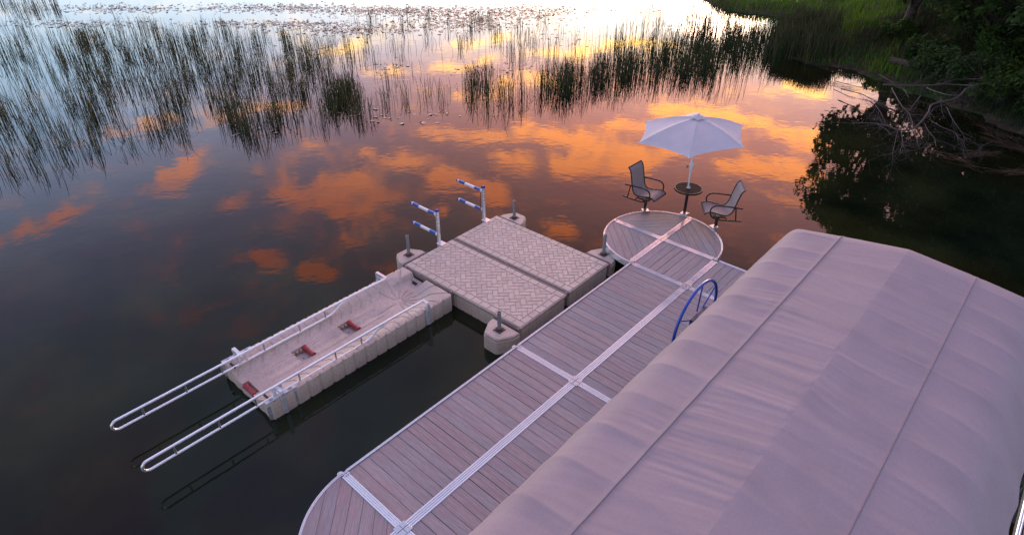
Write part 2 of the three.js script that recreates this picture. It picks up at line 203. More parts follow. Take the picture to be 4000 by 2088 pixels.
// a fluted aluminium strip between two points on the deck
function strip(p, q, w, ribs = 4) { const dx = q[0] - p[0], da = q[1] - p[1], l = Math.hypot(dx, da), turn = Math.atan2(da, dx), out = [boxAt(0, -.022, 0, l, .03, w, .002)]; const rw = w / ribs; for (let k = 0; k < ribs; k++) out.push(boxAt(0, -.002, -w / 2 + (k + .5) * rw, l, .012, rw * (k === 0 || k === ribs - 1 ? .82 : .62), .0025)); const g = join(out); g.rotateY(turn); return g.translate((p[0] + q[0]) / 2, HD + .004, -(p[1] + q[1]) / 2); }
function plateAt(t, x, a, s = .16, bolt) { const o = part(t, 'joint_plate', [boxAt(x - s / 4, HD + .009, a - s / 4, s / 2 - .004, .008, s / 2 - .004, .003), boxAt(x + s / 4, HD + .009, a - s / 4, s / 2 - .004, .008, s / 2 - .004, .003), boxAt(x - s / 4, HD + .009, a + s / 4, s / 2 - .004, .008, s / 2 - .004, .003), boxAt(x + s / 4, HD + .009, a + s / 4, s / 2 - .004, .008, s / 2 - .004, .003)], M.plate); return o; }
function boltAt(t, x, a) { part(t, 'leg_socket', [cyl(P3(x, HD - .14, a), P3(x, HD + .006, a), .042, .042, 14), cyl(P3(x, HD + .004, a), P3(x, HD + .018, a), .026, .024, 8)], M.plate); part(t, 'leg', cyl(P3(x, -1.15, a), P3(x, HD - .1, a), .025, .025, 10), M.steel); }
{
  const t = thing('walkway_dock', 'long walkway dock of grey brown planks with white aluminium strips beside the boat cover', 'dock', [W, 0, L]);
  const r = .062;                                     // half width of the long strips
  for (const j of [0, 1]) for (const i of [0, 1]) plankPanel(t, i ? W + r : .045, i ? 2 * W - .045 : W - r, j * L + .055, (j + 1) * L - .055, 'x', 20);
  plankPanel(t, W + r, 2 * W - .045, 2 * L + .055, 2 * L + W - .02, 'a', 7);
  plankPanel(t, W + r, 2 * W - .045, -L + .055, -.055, 'x', 20);
  plankQuarter(t, W, 0, -1, -1, W - .03, .055, 1, -1, .165);
  part(t, 'long_strip', strip([W, .06], [W, L - .07], .124), M.alu); part(t, 'long_strip', strip([W, L + .07], [W, 2 * L - .07], .124), M.alu); part(t, 'long_strip', strip([W, -L], [W, -.07], .124), M.alu);
  for (const a of [0, L]) { part(t, 'cross_strip', strip([.06, a], [W - .07, a], .105), M.alu); part(t, 'cross_strip', strip([W + .07, a], [2 * W, a], .105), M.alu); }
  part(t, 'cross_strip', strip([.06, 2 * L], [W - .07, 2 * L], .1), M.alu); part(t, 'cross_strip', strip([W + .07, 2 * L], [2 * W, 2 * L], .1), M.alu);
  const rail = (x, a0, a1) => [boxAt(x, HD - .06, (a0 + a1) / 2, .036, .13, a1 - a0, .004), boxAt(x + .018 - .006, HD + .007, (a0 + a1) / 2, .014, .012, a1 - a0, .003), boxAt(x - .018 + .006, HD + .007, (a0 + a1) / 2, .012, .01, a1 - a0, .003)];
  part(t, 'edge_rail', rail(.018, .05, L - .04), M.alu); part(t, 'edge_rail', rail(.018, L + .04, 2 * L - .02), M.alu); part(t, 'edge_rail', rail(2 * W - .018, -L, 2 * L + W), M.alu);
  part(t, 'end_rail', [boxAt(W * 1.5 + .03, HD - .055, 2 * L + W, W - .06, .12, .036, .004), boxAt(W * 1.5 + .03, HD + .008, 2 * L + W + .01, W - .06, .014, .014, .003)], M.alu);
  const arc = []; for (let k = 0; k <= 30; k++) { const th = Math.PI + k / 30 * Math.PI / 2; arc.push([W + W * Math.cos(th), W * Math.sin(th)]); }
  const band = (pts, cx, ca, R0, R1, y0, y1) => prism([...pts.map(([x, a]) => [cx + (x - cx) * R1 / W, ca + (a - ca) * R1 / W]), ...pts.slice().reverse().map(([x, a]) => [cx + (x - cx) * R0 / W, ca + (a - ca) * R0 / W])], y0, y1, .003);
  part(t, 'curved_rail', [band(arc, W, 0, W - .03, W, HD - .12, HD + .003), band(arc, W, 0, W - .011, W + .002, HD + .0035, HD + .012), band(arc, W, 0, W - .03, W - .018, HD + .0035, HD + .010)], M.alu);
  for (const a of [0, L]) { plateAt(t, W, a, .17); plateAt(t, .05, a + .02, .085); boltAt(t, .004, a - .035); boltAt(t, 2 * W - .01, a - .035); }
  plateAt(t, W, 2 * L, .17); plateAt(t, .05, 2 * L, .085); boltAt(t, .0, 2 * L + .06); boltAt(t, 2 * W - .05, 2 * L + W - .06);
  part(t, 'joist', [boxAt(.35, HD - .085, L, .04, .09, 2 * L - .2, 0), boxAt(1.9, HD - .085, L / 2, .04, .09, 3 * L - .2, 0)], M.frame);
}
{
  const t = thing('round_platform', 'round plank platform with crossed white strips at the far end of the walkway', 'dock', [0, 0, RING_A]);
  plankPanel(t, .055, W - .045, 2 * L + .05, RING_A - .055, 'a', 7);
  plankQuarter(t, 0, RING_A, -1, -1, W - .03, .055, 1, -1, .142); plankQuarter(t, 0, RING_A, -1, 1, W - .03, .055, 1, 1, .142); plankQuarter(t, 0, RING_A, 1, 1, W - .03, .055, 1, -1, .142);
  part(t, 'cross_strip', strip([-W + .06, RING_A], [-.07, RING_A], .11), M.alu); part(t, 'cross_strip', strip([.07, RING_A], [W - .07, RING_A], .11), M.alu);
  part(t, 'long_strip', strip([0, 2 * L + .09], [0, RING_A - .07], .12, 4), M.alu); part(t, 'long_strip', strip([0, RING_A + .07], [0, RING_A + W - .06], .12, 4), M.alu);
  part(t, 'long_strip', strip([W, 2 * L + .08], [W, RING_A - .06], .12, 4), M.alu);
  const arc = []; for (let k = 0; k <= 78; k++) { const th = k / 78 * Math.PI * 1.5; arc.push([RING_R * Math.cos(th), RING_R * Math.sin(th)]); }
  const band = (R0, R1, y0, y1) => { const o = []; for (let s = 0; s < 3; s++) { const p = arc.slice(s * 26, s * 26 + 27); o.push(prism([...p.map(([x, a]) => [x * R1 / W, RING_A + a * R1 / W]), ...p.slice().reverse().map(([x, a]) => [x * R0 / W, RING_A + a * R0 / W])], y0, y1, .003)); } return o; };
  part(t, 'curved_rail', [...band(W - .03, W, HD - .12, HD + .003), ...band(W - .011, W + .002, HD + .0035, HD + .012), ...band(W - .03, W - .018, HD + .0035, HD + .010)], M.alu);
  plateAt(t, 0, RING_A, .16); for (const [x, a] of [[-W + .03, RING_A], [0, RING_A + W - .03], [W - .02, RING_A]]) { plateAt(t, x * .975, RING_A + (a - RING_A) * .975, .075); boltAt(t, x + .0, a + .0); }
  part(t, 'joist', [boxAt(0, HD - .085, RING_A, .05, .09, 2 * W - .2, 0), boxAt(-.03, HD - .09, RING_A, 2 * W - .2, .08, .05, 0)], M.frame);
}

// ---------- the moulded floating dock ----------
const EA = -.017, E0 = [-3.3555, 3.7658], EH = .351, ES = 3.05, ED = 2.729;
const ez = (p, q) => [E0[0] + p * Math.cos(EA) + q * Math.sin(EA), E0[1] - p * Math.sin(EA) + q * Math.cos(EA)];
const ezTurn = -EA;                                   // turn about y of the dock's own axes
function corrugated(x0, x1, a0, a1, amp = .012, per = .2) { const out = [], push = (x, a) => out.push([x, a]); const n = 8; const wave = d => { const f = ((d / per) % 1 + 1) % 1; return amp * smooth(.06, .16, f) * (1 - smooth(.84, .94, f)); };
  const side = (p, q, nx, na) => { const l = Math.hypot(q[0] - p[0], q[1] - p[1]), m = Math.round(l / per) * n; for (let k = 0; k < m; k++) { const t = k / m, d = t * Math.round(l / per) * per; push(lerp(p[0], q[0], t) + nx * wave(d), lerp(p[1], q[1], t) + na * wave(d)); } };
  side([x0, a0], [x1, a0], 0, -1); side([x1, a0], [x1, a1], 1, 0); side([x1, a1], [x0, a1], 0, 1); side([x0, a1], [x0, a0], -1, 0); return out; }
const bw = .0985, bl = 2 * bw, gap = .0115;
const brickGeo = cbox(bl - gap, .016, bw - gap, .003);
const clipRect = (poly, p0, p1, q0, q1) => clipHalf(clipHalf(clipHalf(clipHalf(poly, 1, 0, p1), -1, 0, -p0), 0, 1, q1), 0, -1, -q0);
for (const s of [0, 1]) {
  const q0 = s * ED / 2 + (s ? .05 : .02), q1 = (s + 1) * ED / 2 - (s ? .02 : .05), p0 = .02, p1 = ES - .02;
  const c = ez(ES / 2, (q0 + q1) / 2);
  const t = thing('floating_dock', s ? 'far beige herringbone floating dock section next to the round platform' : 'near beige herringbone floating dock section joined to the watercraft port', 'floating dock', [c[0], 0, c[1]], 'moulded floating dock sections');
  const poly = pts => pts.map(([p, q]) => ez(p, q));
  part(t, 'float_body', [prism(poly(corrugated(p0 + .02, p1 - .02, q0 + .02, q1 - .02)), -.12, EH - .085), prism(poly([[p0 + .035, q0 + .035], [p1 - .035, q0 + .035], [p1 - .035, q1 - .035], [p0 + .035, q1 - .035]]), EH - .0845, EH - .06)], M.float);
  part(t, 'deck_slab', prism(poly([[p0, q0], [p1, q0], [p1, q1], [p0, q1]]), EH - .059, EH - .0125, .008), M.float);
  const b = .15, ix0 = p0 + b, ix1 = p1 - b, iq0 = q0 + b, iq1 = q1 - b;
  const place = (quad) => { // a moulded block of any outline inside the section
    const g = prism(quad.map(([p, q]) => ez(p, q)), EH - .014, EH - .0005 + (rnd() - .5) * .001, .0025); const o = part(t, 'paver', g, M.pavers[Math.floor(rnd() * 4)]); return o; };
  const R2 = Math.SQRT1_2, org = [ix0, iq0];
  const toPQ = (u, v) => [org[0] + (u - v) * R2 * bw, org[1] + (u + v) * R2 * bw];
  const N = 34;
  for (let i = -N; i <= N; i++) for (let j = -N; j <= N; j++) { const k = (((i - j) % 4) + 4) % 4; let r; if (k === 0) r = [i, j, i + 2, j + 1]; else if (k === 3) r = [i, j, i + 1, j + 2]; else continue;
    const e = gap / bw / 2, quad = [[r[0] + e, r[1] + e], [r[2] - e, r[1] + e], [r[2] - e, r[3] - e], [r[0] + e, r[3] - e]].map(([u, v]) => toPQ(u, v));
    const inside = quad.every(([p, q]) => p > ix0 && p < ix1 && q > iq0 && q < iq1);
    if (inside) { const m = toPQ((r[0] + r[2]) / 2, (r[1] + r[3]) / 2), w = ez(...m); piece(t, 'paver', brickGeo, M.pavers[Math.floor(rnd() * 4)], P3(w[0], EH - .0085 + (rnd() - .5) * .001, w[1]), ezTurn + (k === 0 ? Math.PI / 4 : -Math.PI / 4)); }
    else { const cq = clipRect(quad, ix0, ix1, iq0, iq1); if (cq.length > 2 && polyArea(cq) > .0012) place(cq); } }
  const nb = 15, mb = 5, e = gap / 2; // the border course
  for (let k = 0; k < nb; k++) { const w = (p1 - p0 - .04) / nb, a = p0 + .02 + k * w; for (const [u, v] of [[q0 + .016, iq0 - .012], [iq1 + .012, q1 - .016]]) place([[a + e, u], [a + w - e, u], [a + w - e, v], [a + e, v]]); }
  for (let k = 0; k < mb; k++) { const w = (iq1 - iq0) / mb, a = iq0 + k * w; for (const [u, v] of [[p0 + .02, ix0 - .012], [ix1 + .012, p1 - .02]]) place([[u, a + e], [v, a + e], [v, a + w - e], [u, a + w - e]]); }
  if (!s) { // the jointing strip between the two sections
    const m = ED / 2, bar = (p, q, sp, sq, y0, y1) => prism(poly([[p - sp / 2, q - sq / 2], [p + sp / 2, q - sq / 2], [p + sp / 2, q + sq / 2], [p - sp / 2, q + sq / 2]]), y0, y1, .002);
    part(t, 'jointing_strip', [bar(ES / 2, m, ES - .08, .094, EH - .10, EH - .04), bar(ES / 2, m - .034, ES - .05, .024, EH - .0399, EH - .010), bar(ES / 2, m + .034, ES - .05, .024, EH - .0399, EH - .010), bar(ES / 2, m, ES - .1, .022, EH - .0399, EH - .018)], M.coupler);
    for (const p of [.06, .75, 1.5, 2.27, 2.98]) part(t, 'coupler', bar(p, m, .05, .03, EH - .04, EH - .008), M.coupler);
    part(t, 'jointing_strip', [bar(.72, -.005, 1.36, .05, EH - .1, EH - .045), bar(.72, -.018, 1.36, .014, EH - .0455, EH - .018)], M.coupler); part(t, 'jointing_strip', [bar(2.74, -.005, .6, .05, EH - .1, EH - .045), bar(2.74, -.018, .58, .014, EH - .0455, EH - .018)], M.coupler); part(t, 'jointing_strip', [bar(-.01, .36, .05, .62, EH - .1, EH - .045), bar(-.02, .36, .014, .6, EH - .0455, EH - .018)], M.coupler);
    for (const p of [.08, .5, .95, 1.36, 2.5, 3.0]) part(t, 'coupler', bar(p, -.012, .05, .03, EH - .045, EH - .01), M.coupler);
  } else [[.36, .62], [2.72, .6]].forEach(([p, l]) => { const q = ED + .008, bar = (pp, qq, sp, sq, y0, y1) => prism(poly([[pp - sp / 2, qq - sq / 2], [pp + sp / 2, qq - sq / 2], [pp + sp / 2, qq + sq / 2], [pp - sp / 2, qq + sq / 2]]), y0, y1, .002); part(t, 'jointing_strip', [bar(p, q, l, .05, EH - .1, EH - .045), bar(p, q + .014, l - .02, .014, EH - .0455, EH - .018)], M.coupler); });
}
// corner floats with an anchor pipe
function anchorFloat(cx, ca, turn, label) { // turn: the way the float points, away from the dock
  const t = thing('anchor_float', label, 'anchor float', [cx, 0, ca], 'corner anchor floats');
  const d = [Math.cos(turn), Math.sin(turn)], n = [-d[1], d[0]], at = (u, v) => [cx + d[0] * u + n[0] * v, ca + d[1] * u + n[1] * v];
  const pts = []; const corner = (x, y, r, a0, a1) => { for (let k = 0; k <= 5; k++) { const th = lerp(a0, a1, k / 5); pts.push([x + r * Math.cos(th), y + r * Math.sin(th)]); } };
  pts.push([-.155, -.32]); pts.push([-.02, -.31]); corner(.17, -.10, .09, -Math.PI / 2.6, 0); corner(.17, .10, .09, 0, Math.PI / 2.6); pts.push([-.02, .31]); pts.push([-.155, .32]);
  part(t, 'float_body', [prism(pts.map(p => at(...p)), -.12, .26, .004), prism(pts.map(([u, v]) => at(u * .965 - .004, v * .965)), .26, .325, .018)], M.float);
  const sq = (s) => [[-s, -s], [s, -s], [s, s], [-s, s]].map(([u, v]) => at(u + .02, v));
  const pl = part(t, 'bracket', prism(sq(.082), .3255, .333, .001), M.rust); for (const [u, v] of [[-1, -1], [1, -1], [1, 1], [-1, 1]]) { const p = at(.02 + u * .06, v * .06); part(pl, 'bolt', cyl(P3(p[0], .333, p[1]), P3(p[0], .343, p[1]), .012, .011, 6), M.steel); }
  const p = at(.02, 0); part(t, 'collar', lathe([[.036, .333], [.056, .333], [.054, .36], [.036, .36]], P3(p[0], 0, p[1])), M.rust);
  return [p, t];
}
function anchorPipe(t, p, h) { part(t, 'anchor_pipe', lathe([[.022, h - .25], [.022, h], [.0335, h], [.0335, .3], [.0335, -1.2], [.02, -1.2]], P3(p[0], 0, p[1]), 18), M.galv); }
for (const [x, a, turn, h, label] of [[-.585, 3.60, -Math.PI / 2, .705, 'corner anchor float with pipe in the dark water gap beside the walkway'], [-3.56, 4.10, Math.PI, .77, 'corner anchor float with pipe at the left corner above the watercraft port'], [-3.03, 6.66, Math.PI / 2, .75, 'farthest corner anchor float with pipe, beyond the kayak rack posts'], [-.665, 6.74, Math.PI / 2, .79, 'corner anchor float with pipe next to the round platform']]) { const [p, t] = anchorFloat(x, a, turn, label); anchorPipe(t, p, h); }
// ---------- the watercraft port: a drive-on float with guide rails ----------
const PX = -2.615, PA0 = .03, PL = 3.69, PH = .685;    // middle, near end, length, half width
{
  const t = thing('watercraft_port', 'beige drive-on watercraft port with moulded ribs, lying against the floating dock', 'watercraft port', [PX, 0, PA0 + PL / 2]);
  const drain = 3.0;
  const groove = (d, w) => 1 - smooth(w * .45, w, Math.abs(d));
  const top = (s, u) => {                              // height of the moulded top
    const k = Math.abs(s), R = u < drain ? k : Math.hypot(s, (u - drain) * .95);
    let h = .222 + .118 * smooth(.28, .64, R);
    h -= .045 * (1 - smooth(0, .5, u)) * (1 - smooth(.3, .6, k));              // the near lip dips for driving on
    h -= .028 * (1 - smooth(.0, .1, k)) * smooth(.1, .5, u) * (1 - smooth(2.4, 2.9, u));
    if (u < 2.95 && R > .3) { const f = ((u + (R > .46 ? (R - .46) * .1 : (.46 - R) * .75)) / .217) % 1; h -= .014 * groove(f - .5, .1) * smooth(.3, .36, R) * (1 - smooth(.66, .70, R)); }
    if (u > 2.6) { const th = Math.atan2(u - drain, s), r = Math.hypot(s, u - drain); if (r > .03) for (const a of [-.35, .12, .5, .85, 1.22, 1.62, 2.0, 2.4, 2.85, 3.35]) h -= .015 * groove(Math.sin(th - a) * r, .019) * (Math.cos(th - a) > 0 ? 1 : 0) * smooth(.03, .08, r); }
    if (u > 3.2) { const e = 1 - smooth(.14, .22, Math.abs(s + .21)); h = lerp(h, Math.min(h, .225), e); }                                     // the cut-out for the cleat
    for (const [s0, w] of [[-.20, .035], [-.13, .02], [.2, .03]]) h -= .011 * (1 - smooth(w * (1 - u / 3.4) * .5 + .006, w * (1 - u / 3.4) + .014, Math.abs(s - s0 * (1 - u * .11)))) * smooth(.25, .5, u) * (1 - smooth(2.5, 2.7, u));
    h -= .018 * (1 - smooth(.008, .03, Math.abs(s - .03))) * smooth(2.3, 2.55, u) * (1 - smooth(2.85, 2.95, u));
    for (const u0 of [1.03, 1.93]) if (s > -.21 && s < .13 && u > u0 - .12 && u < u0 + .13) h = .115;
    if (u < .1 && Math.abs(s - .01) < .17) h = Math.min(h, .10);
    return h;
  };
  const wave = u => { const f = (u / .217) % 1; return .022 * smooth(.04, .14, f) * (1 - smooth(.86, .96, f)); };
  const nu = 132, nv = 340;
  const at = (i, j) => { const u = j / nv * PL; let s = (i / nu * 2 - 1) * PH; const k = smooth(.62, .675, Math.abs(s)); return [s + Math.sign(s) * wave(u) * k, u, s]; };
  const deck = grid(nu, nv, (a, b) => { const [s, u, s0] = at(a * nu, b * nv); return P3(PX + s, top(s0, u) - .012 * smooth(.655, .685, Math.abs(s0)), PA0 + u); }, (a, b, p) => [p.x, p.z]);
  const walls = [];
  for (const sd of [0, 1]) walls.push(grid(nv, 5, (a, b) => { const [s, u, s0] = at(sd ? nu : 0, a * nv); const y = top(s0, u) - .012; return P3(PX + s + (sd ? 1 : -1) * .004 * Math.sin(b * Math.PI), lerp(y, -.14, b), PA0 + u); }, (a, b, p) => [p.z, p.y]));
  for (const e of [0, 1]) walls.push(grid(nu, 5, (a, b) => { const [s, u, s0] = at(a * nu, e ? nv : 0); const y = top(s0, u) - .012 * smooth(.655, .685, Math.abs(s0)); const f = e ? 0 : .012 * Math.abs(Math.sin(s * 13)) * smooth(0, .3, b); return P3(PX + s, lerp(y, -.14, b), PA0 + u - f); }, (a, b, p) => [p.x, p.y]));
  part(t, 'float_body', [toCreasedNormals(plain(deck), .6), ...walls.map(w => toCreasedNormals(plain(w), .6))], M.float2);
  for (const [u, s] of [[2.035, -.04], [1.135, -.04], [.035, .02]]) { // rubber rollers
    const prof = []; for (let k = 0; k <= 14; k++) { const v = k / 14 * 2 - 1; prof.push([.034 + .016 * v * v, v * .155]); } const g = new THREE.LatheGeometry([new THREE.Vector2(0, -.155), ...prof.map(p => new THREE.Vector2(...p)), new THREE.Vector2(0, .155)], 18); g.rotateZ(Math.PI / 2); const v = P3(PX + s, .196 - (u < .1 ? .055 : 0), PA0 + u + (u < .1 ? -.0 : 0)); g.translate(v.x, v.y, v.z);
    const r = part(t, 'roller', g, M.red); part(r, 'axle', [cyl(v.clone().add(new THREE.Vector3(-.18, 0, 0)), v.clone().add(new THREE.Vector3(.18, 0, 0)), .01, .01, 8), boxAt(PX + s - .178, v.y - .03, PA0 + u, .012, .07, .05, .002), boxAt(PX + s + .178, v.y - .03, PA0 + u, .012, .07, .05, .002)], M.plate);
    if (u > .1) { for (const k of [-.16, -.09, -.02]) part(t, 'socket', boxAt(PX - .19, .165, PA0 + u - .1 + k + .05, .035, .05, .045, .003), M.float); part(t, 'drain_hole', cyl(P3(PX - .05, .116, PA0 + u - .12), P3(PX - .05, .1175, PA0 + u - .12), .014, .014, 12), M.hole); } }
  part(t, 'drain_hole', cyl(P3(PX, .2, PA0 + drain), P3(PX, .2075, PA0 + drain), .016, .016, 12), M.hole);
  part(t, 'slot', boxAt(PX + .50, .325, PA0 + .06, .17, .012, .035, .002), M.hole); part(t, 'slot', boxAt(PX - .50, .325, PA0 + .06, .17, .012, .035, .002), M.hole);
  const c = [PX - .21, .232, PA0 + 3.56];
  const cl = part(t, 'cleat', [boxAt(c[0], c[1] + .006, c[2], .12, .012, .05, .004), cyl(P3(c[0] - .03, c[1], c[2]), P3(c[0] - .03, c[1] + .035, c[2]), .013, .011, 8), cyl(P3(c[0] + .03, c[1], c[2]), P3(c[0] + .03, c[1] + .035, c[2]), .013, .011, 8), cyl(P3(c[0] - .095, c[1] + .042, c[2]), P3(c[0], c[1] + .038, c[2]), .007, .014, 8), cyl(P3(c[0], c[1] + .038, c[2]), P3(c[0] + .095, c[1] + .042, c[2]), .014, .007, 8)], M.black);
  cl.userData.label = 'black horn cleat';
  for (const sx of [-.03, .03]) part(cl, 'screw', cyl(P3(c[0] + sx, c[1] + .012, c[2] - .02), P3(c[0] + sx, c[1] + .016, c[2] - .02), .007, .006, 6), M.steel);
}
function guideRail(side, label) { // side -1 the outer, +1 the one next to the walkway
  const x = side < 0 ? -3.065 : -2.02, yU = .485, yL = .318, r = .0205, aTip = -1.70, t = thing('guide_rail', label, 'guide rail', [x, 0, .5], 'looped tube guide rails of the watercraft port');
  const pts = [P3(x, yU - .015, 3.13), P3(x, yU, 2.5), P3(x, yU, 1.2), P3(x, yU, 0), P3(x, yU, -1.0), P3(x, yU, aTip + .12)];
  const m = (yU + yL) / 2, R = (yU - yL) / 2; for (let k = 0; k <= 10; k++) { const th = Math.PI / 2 + k / 10 * Math.PI; pts.push(P3(x, m + R * Math.sin(th), aTip + R + R * Math.cos(th))); }
  pts.push(P3(x, yL, aTip + .2), P3(x, yL, -1), P3(x, yL, 0), P3(x, yL, 1), P3(x, yL, 1.75), P3(x, yL + .02, 1.95), P3(x, yU - .06, 2.12), P3(x, yU - .03, 2.3));
  part(t, 'tube', tube(pts, r, 170, 10, false, .4), M.rail);
  for (const a of [-1.28, -.66, -.1, .62, 1.28, 1.78]) part(t, 'spacer', cyl(P3(x, yL + .01, a), P3(x, yU - .01, a), .014, .014, 10), M.steel);
  for (const a of [.25, 3.13]) { // bracket over the float's edge
    const o = PX + side * (PH + .035), near = a < 1, y = near ? yU - .055 : yU - .015;
    const g = [boxAt((x + o) / 2 + side * .0, y, a, Math.abs(o - x) + .03, .055, .055, .004), boxAt(o + side * .0, (y + .02) / 2, a, .052, y - .02, .06, .004)];
    if (near) g.push(boxAt(x, (yU + yL) / 2, a + .055, .03, yU - yL, .05, .004), boxAt(x, (yU + yL) / 2, a - .055, .03, yU - yL, .05, .004));
    const b = part(t, 'bracket', g, M.alu);
    part(b, 'clamp_plate', [boxAt(PX + side * (PH + .006), .16, a, .012, .26, near ? .52 : .16, .003), boxAt(PX + side * (PH - .03), .348, a, .09, .012, near ? .5 : .15, .003)], M.plate);
    for (const k of near ? [-.16, .16] : [0]) part(b, 'bolt', [boxAt(PX + side * (PH - .03), .357, a + k, .05, .006, .07, .002), cyl(P3(PX + side * (PH - .03), .357, a + k), P3(PX + side * (PH - .03), .372, a + k), .012, .011, 6)], M.steel);
  }
}
guideRail(-1, 'outer looped aluminium guide rail on the far side of the watercraft port');
guideRail(1, 'inner looped aluminium guide rail on the walkway side of the watercraft port');

// ---------- kayak rack posts on the floating dock's edge ----------
function rack(a, h, label, strap) {
  const x = -3.455, t = thing('kayak_rack', label, 'kayak rack', [x, EH, a], 'posts with padded kayak arms');
  part(t, 'post', boxAt(x, (EH - .12 + h) / 2, a, .058, h - EH + .12, .058, .006), M.alu);
  part(t, 'post_cap', boxAt(x, h + .012, a, .066, .05, .066, .006), M.blueCap);
  part(t, 'base_plate', [boxAt(x + .07, EH + .004, a, .16, .008, .15, .002), boxAt(x + .025, EH - .05, a, .012, .12, .15, .002)], M.alu);
  for (const y of [h - .09, h - .555]) {
    const arm = part(t, 'arm', boxAt(x - .03 - .38, y, a, .76, .05, .05, .005), M.white);
    for (const p of [.14, .62]) part(arm, 'pad', boxAt(x - .03 - p, y + .004, a, .19, .062, .066, .012), M.blue);
    part(arm, 'end_cap', boxAt(x - .03 - .765, y, a, .035, .056, .056, .006), M.blueCap);
  }
  if (strap) part(t, 'strap', tube([P3(x - .04, h - .12, a - .036), P3(x - .055, h - .28, a - .04), P3(x - .06, h - .42, a - .042), P3(x - .045, h - .58, a - .036)], .007, 16, 6), M.black);
}
rack(4.815, 1.085, 'kayak rack post with two blue padded arms, nearer of the pair', false);
rack(6.15, 1.13, 'kayak rack post with two blue padded arms and a black strap, farther of the pair', true);

// ---------- chairs, table and parasol on the round platform ----------
function swivelChair(x, a, turn, label) {             // turn: heading of the seat's front in (x, a)
  const t = thing('swivel_chair', label, 'chair', [x, HD, a], 'swivel chairs on posts'), d = [Math.cos(turn), Math.sin(turn)], n = [-d[1], d[0]];
  const at = (u, v, y) => P3(x + d[0] * u + n[0] * v, HD + y, a + d[1] * u + n[1] * v);
  const prof = [[.33, .425], [.27, .468], [.18, .475], [.05, .44], [-.08, .42], [-.16, .435], [-.215, .50], [-.245, .60], [-.27, .72], [-.30, .85], [-.335, .955], [-.385, 1.005]];
  const curve = new THREE.CatmullRomCurve3(prof.map(([u, y]) => new THREE.Vector3(u, y, 0)));
  const hw = .245;
  const sheet = grid(10, 44, (i, j) => { const p = curve.getPoint(j), v = (i * 2 - 1) * hw, sag = -.018 * (1 - (v / hw) ** 2); return at(p.x - (p.y > .5 ? sag * -.6 : 0), v, p.y + (p.y < .5 ? sag : 0)); }, (i, j) => [i * .5, j * 1.2]);
  const back = sheet.clone(); back.translate(0, -.004, 0);
  part(t, 'sling', [sheet, back], M.sling);
  const edge = v => { const pts = []; for (let k = 0; k <= 22; k++) { const p = curve.getPoint(k / 22); pts.push(at(p.x, v, p.y)); } return tube(pts, .0135, 60, 7); };
  const f = curve.getPoint(0), b = curve.getPoint(1);
  part(t, 'seat_frame', [edge(-hw), edge(hw), cyl(at(f.x, -hw, f.y), at(f.x, hw, f.y), .012, .012, 8), cyl(at(b.x, -hw, b.y), at(b.x, hw, b.y), .012, .012, 8), cyl(at(.08, -hw - .02, .35), at(.08, hw + .02, .35), .014, .014, 8), cyl(at(-.12, -hw - .02, .35), at(-.12, hw + .02, .35), .014, .014, 8)], M.brown);
  for (const s of [-1, 1]) { const v = s * (hw + .04);
    part(t, 'arm_frame', [tube([at(-.40, v, .61), at(-.2, v, .635), at(.05, v, .655), at(.16, v, .645), at(.225, v, .58), at(.225, v, .47), at(.17, v, .38), at(.04, v, .335), at(-.14, v, .325), at(-.42, v, .325)], .0155, 70, 8), cyl(at(-.26, v, .632), at(-.31, v, .325), .0135, .0135, 8), cyl(at(-.25, s * hw, .62), at(-.25, v, .625), .012, .012, 7)], M.brown); }
  part(t, 'swivel', [boxAt(0, 0, 0, .26, .03, .22, .006).rotateY(turn).translate(...at(-.02, 0, .295).toArray()), cyl(at(0, 0, .245), at(0, 0, .285), .07, .085, 16)], M.brown);
  part(t, 'post', cyl(at(0, 0, -.42), at(0, 0, .26), .032, .032, 14), M.brown);
  const r = [x / Math.hypot(x, a - RING_A), (a - RING_A) / Math.hypot(x, a - RING_A)];
  part(t, 'clamp', [boxAt(0, 0, 0, .14, .02, .15, .004).rotateY(Math.atan2(r[1], r[0])).translate(x - r[0] * .045, HD + .024, -(a - r[1] * .045)), cyl(P3(x, HD - .14, a), P3(x, HD + .03, a), .045, .045, 12), cyl(P3(x - n[0] * .06, HD + .05, a - n[1] * .06), P3(x + n[0] * .1, HD + .06, a + n[1] * .1), .007, .007, 6)], M.plate);
}
swivelChair(-.945, 8.73, 0, 'swivel chair with grey sling seat facing the table from the left');
swivelChair(.585, 9.085, Math.atan2(-.58, -.81), 'swivel chair with grey sling seat turned towards the table, right of it');
const TX = -.215, TA = 9.19, TY = 1.07;
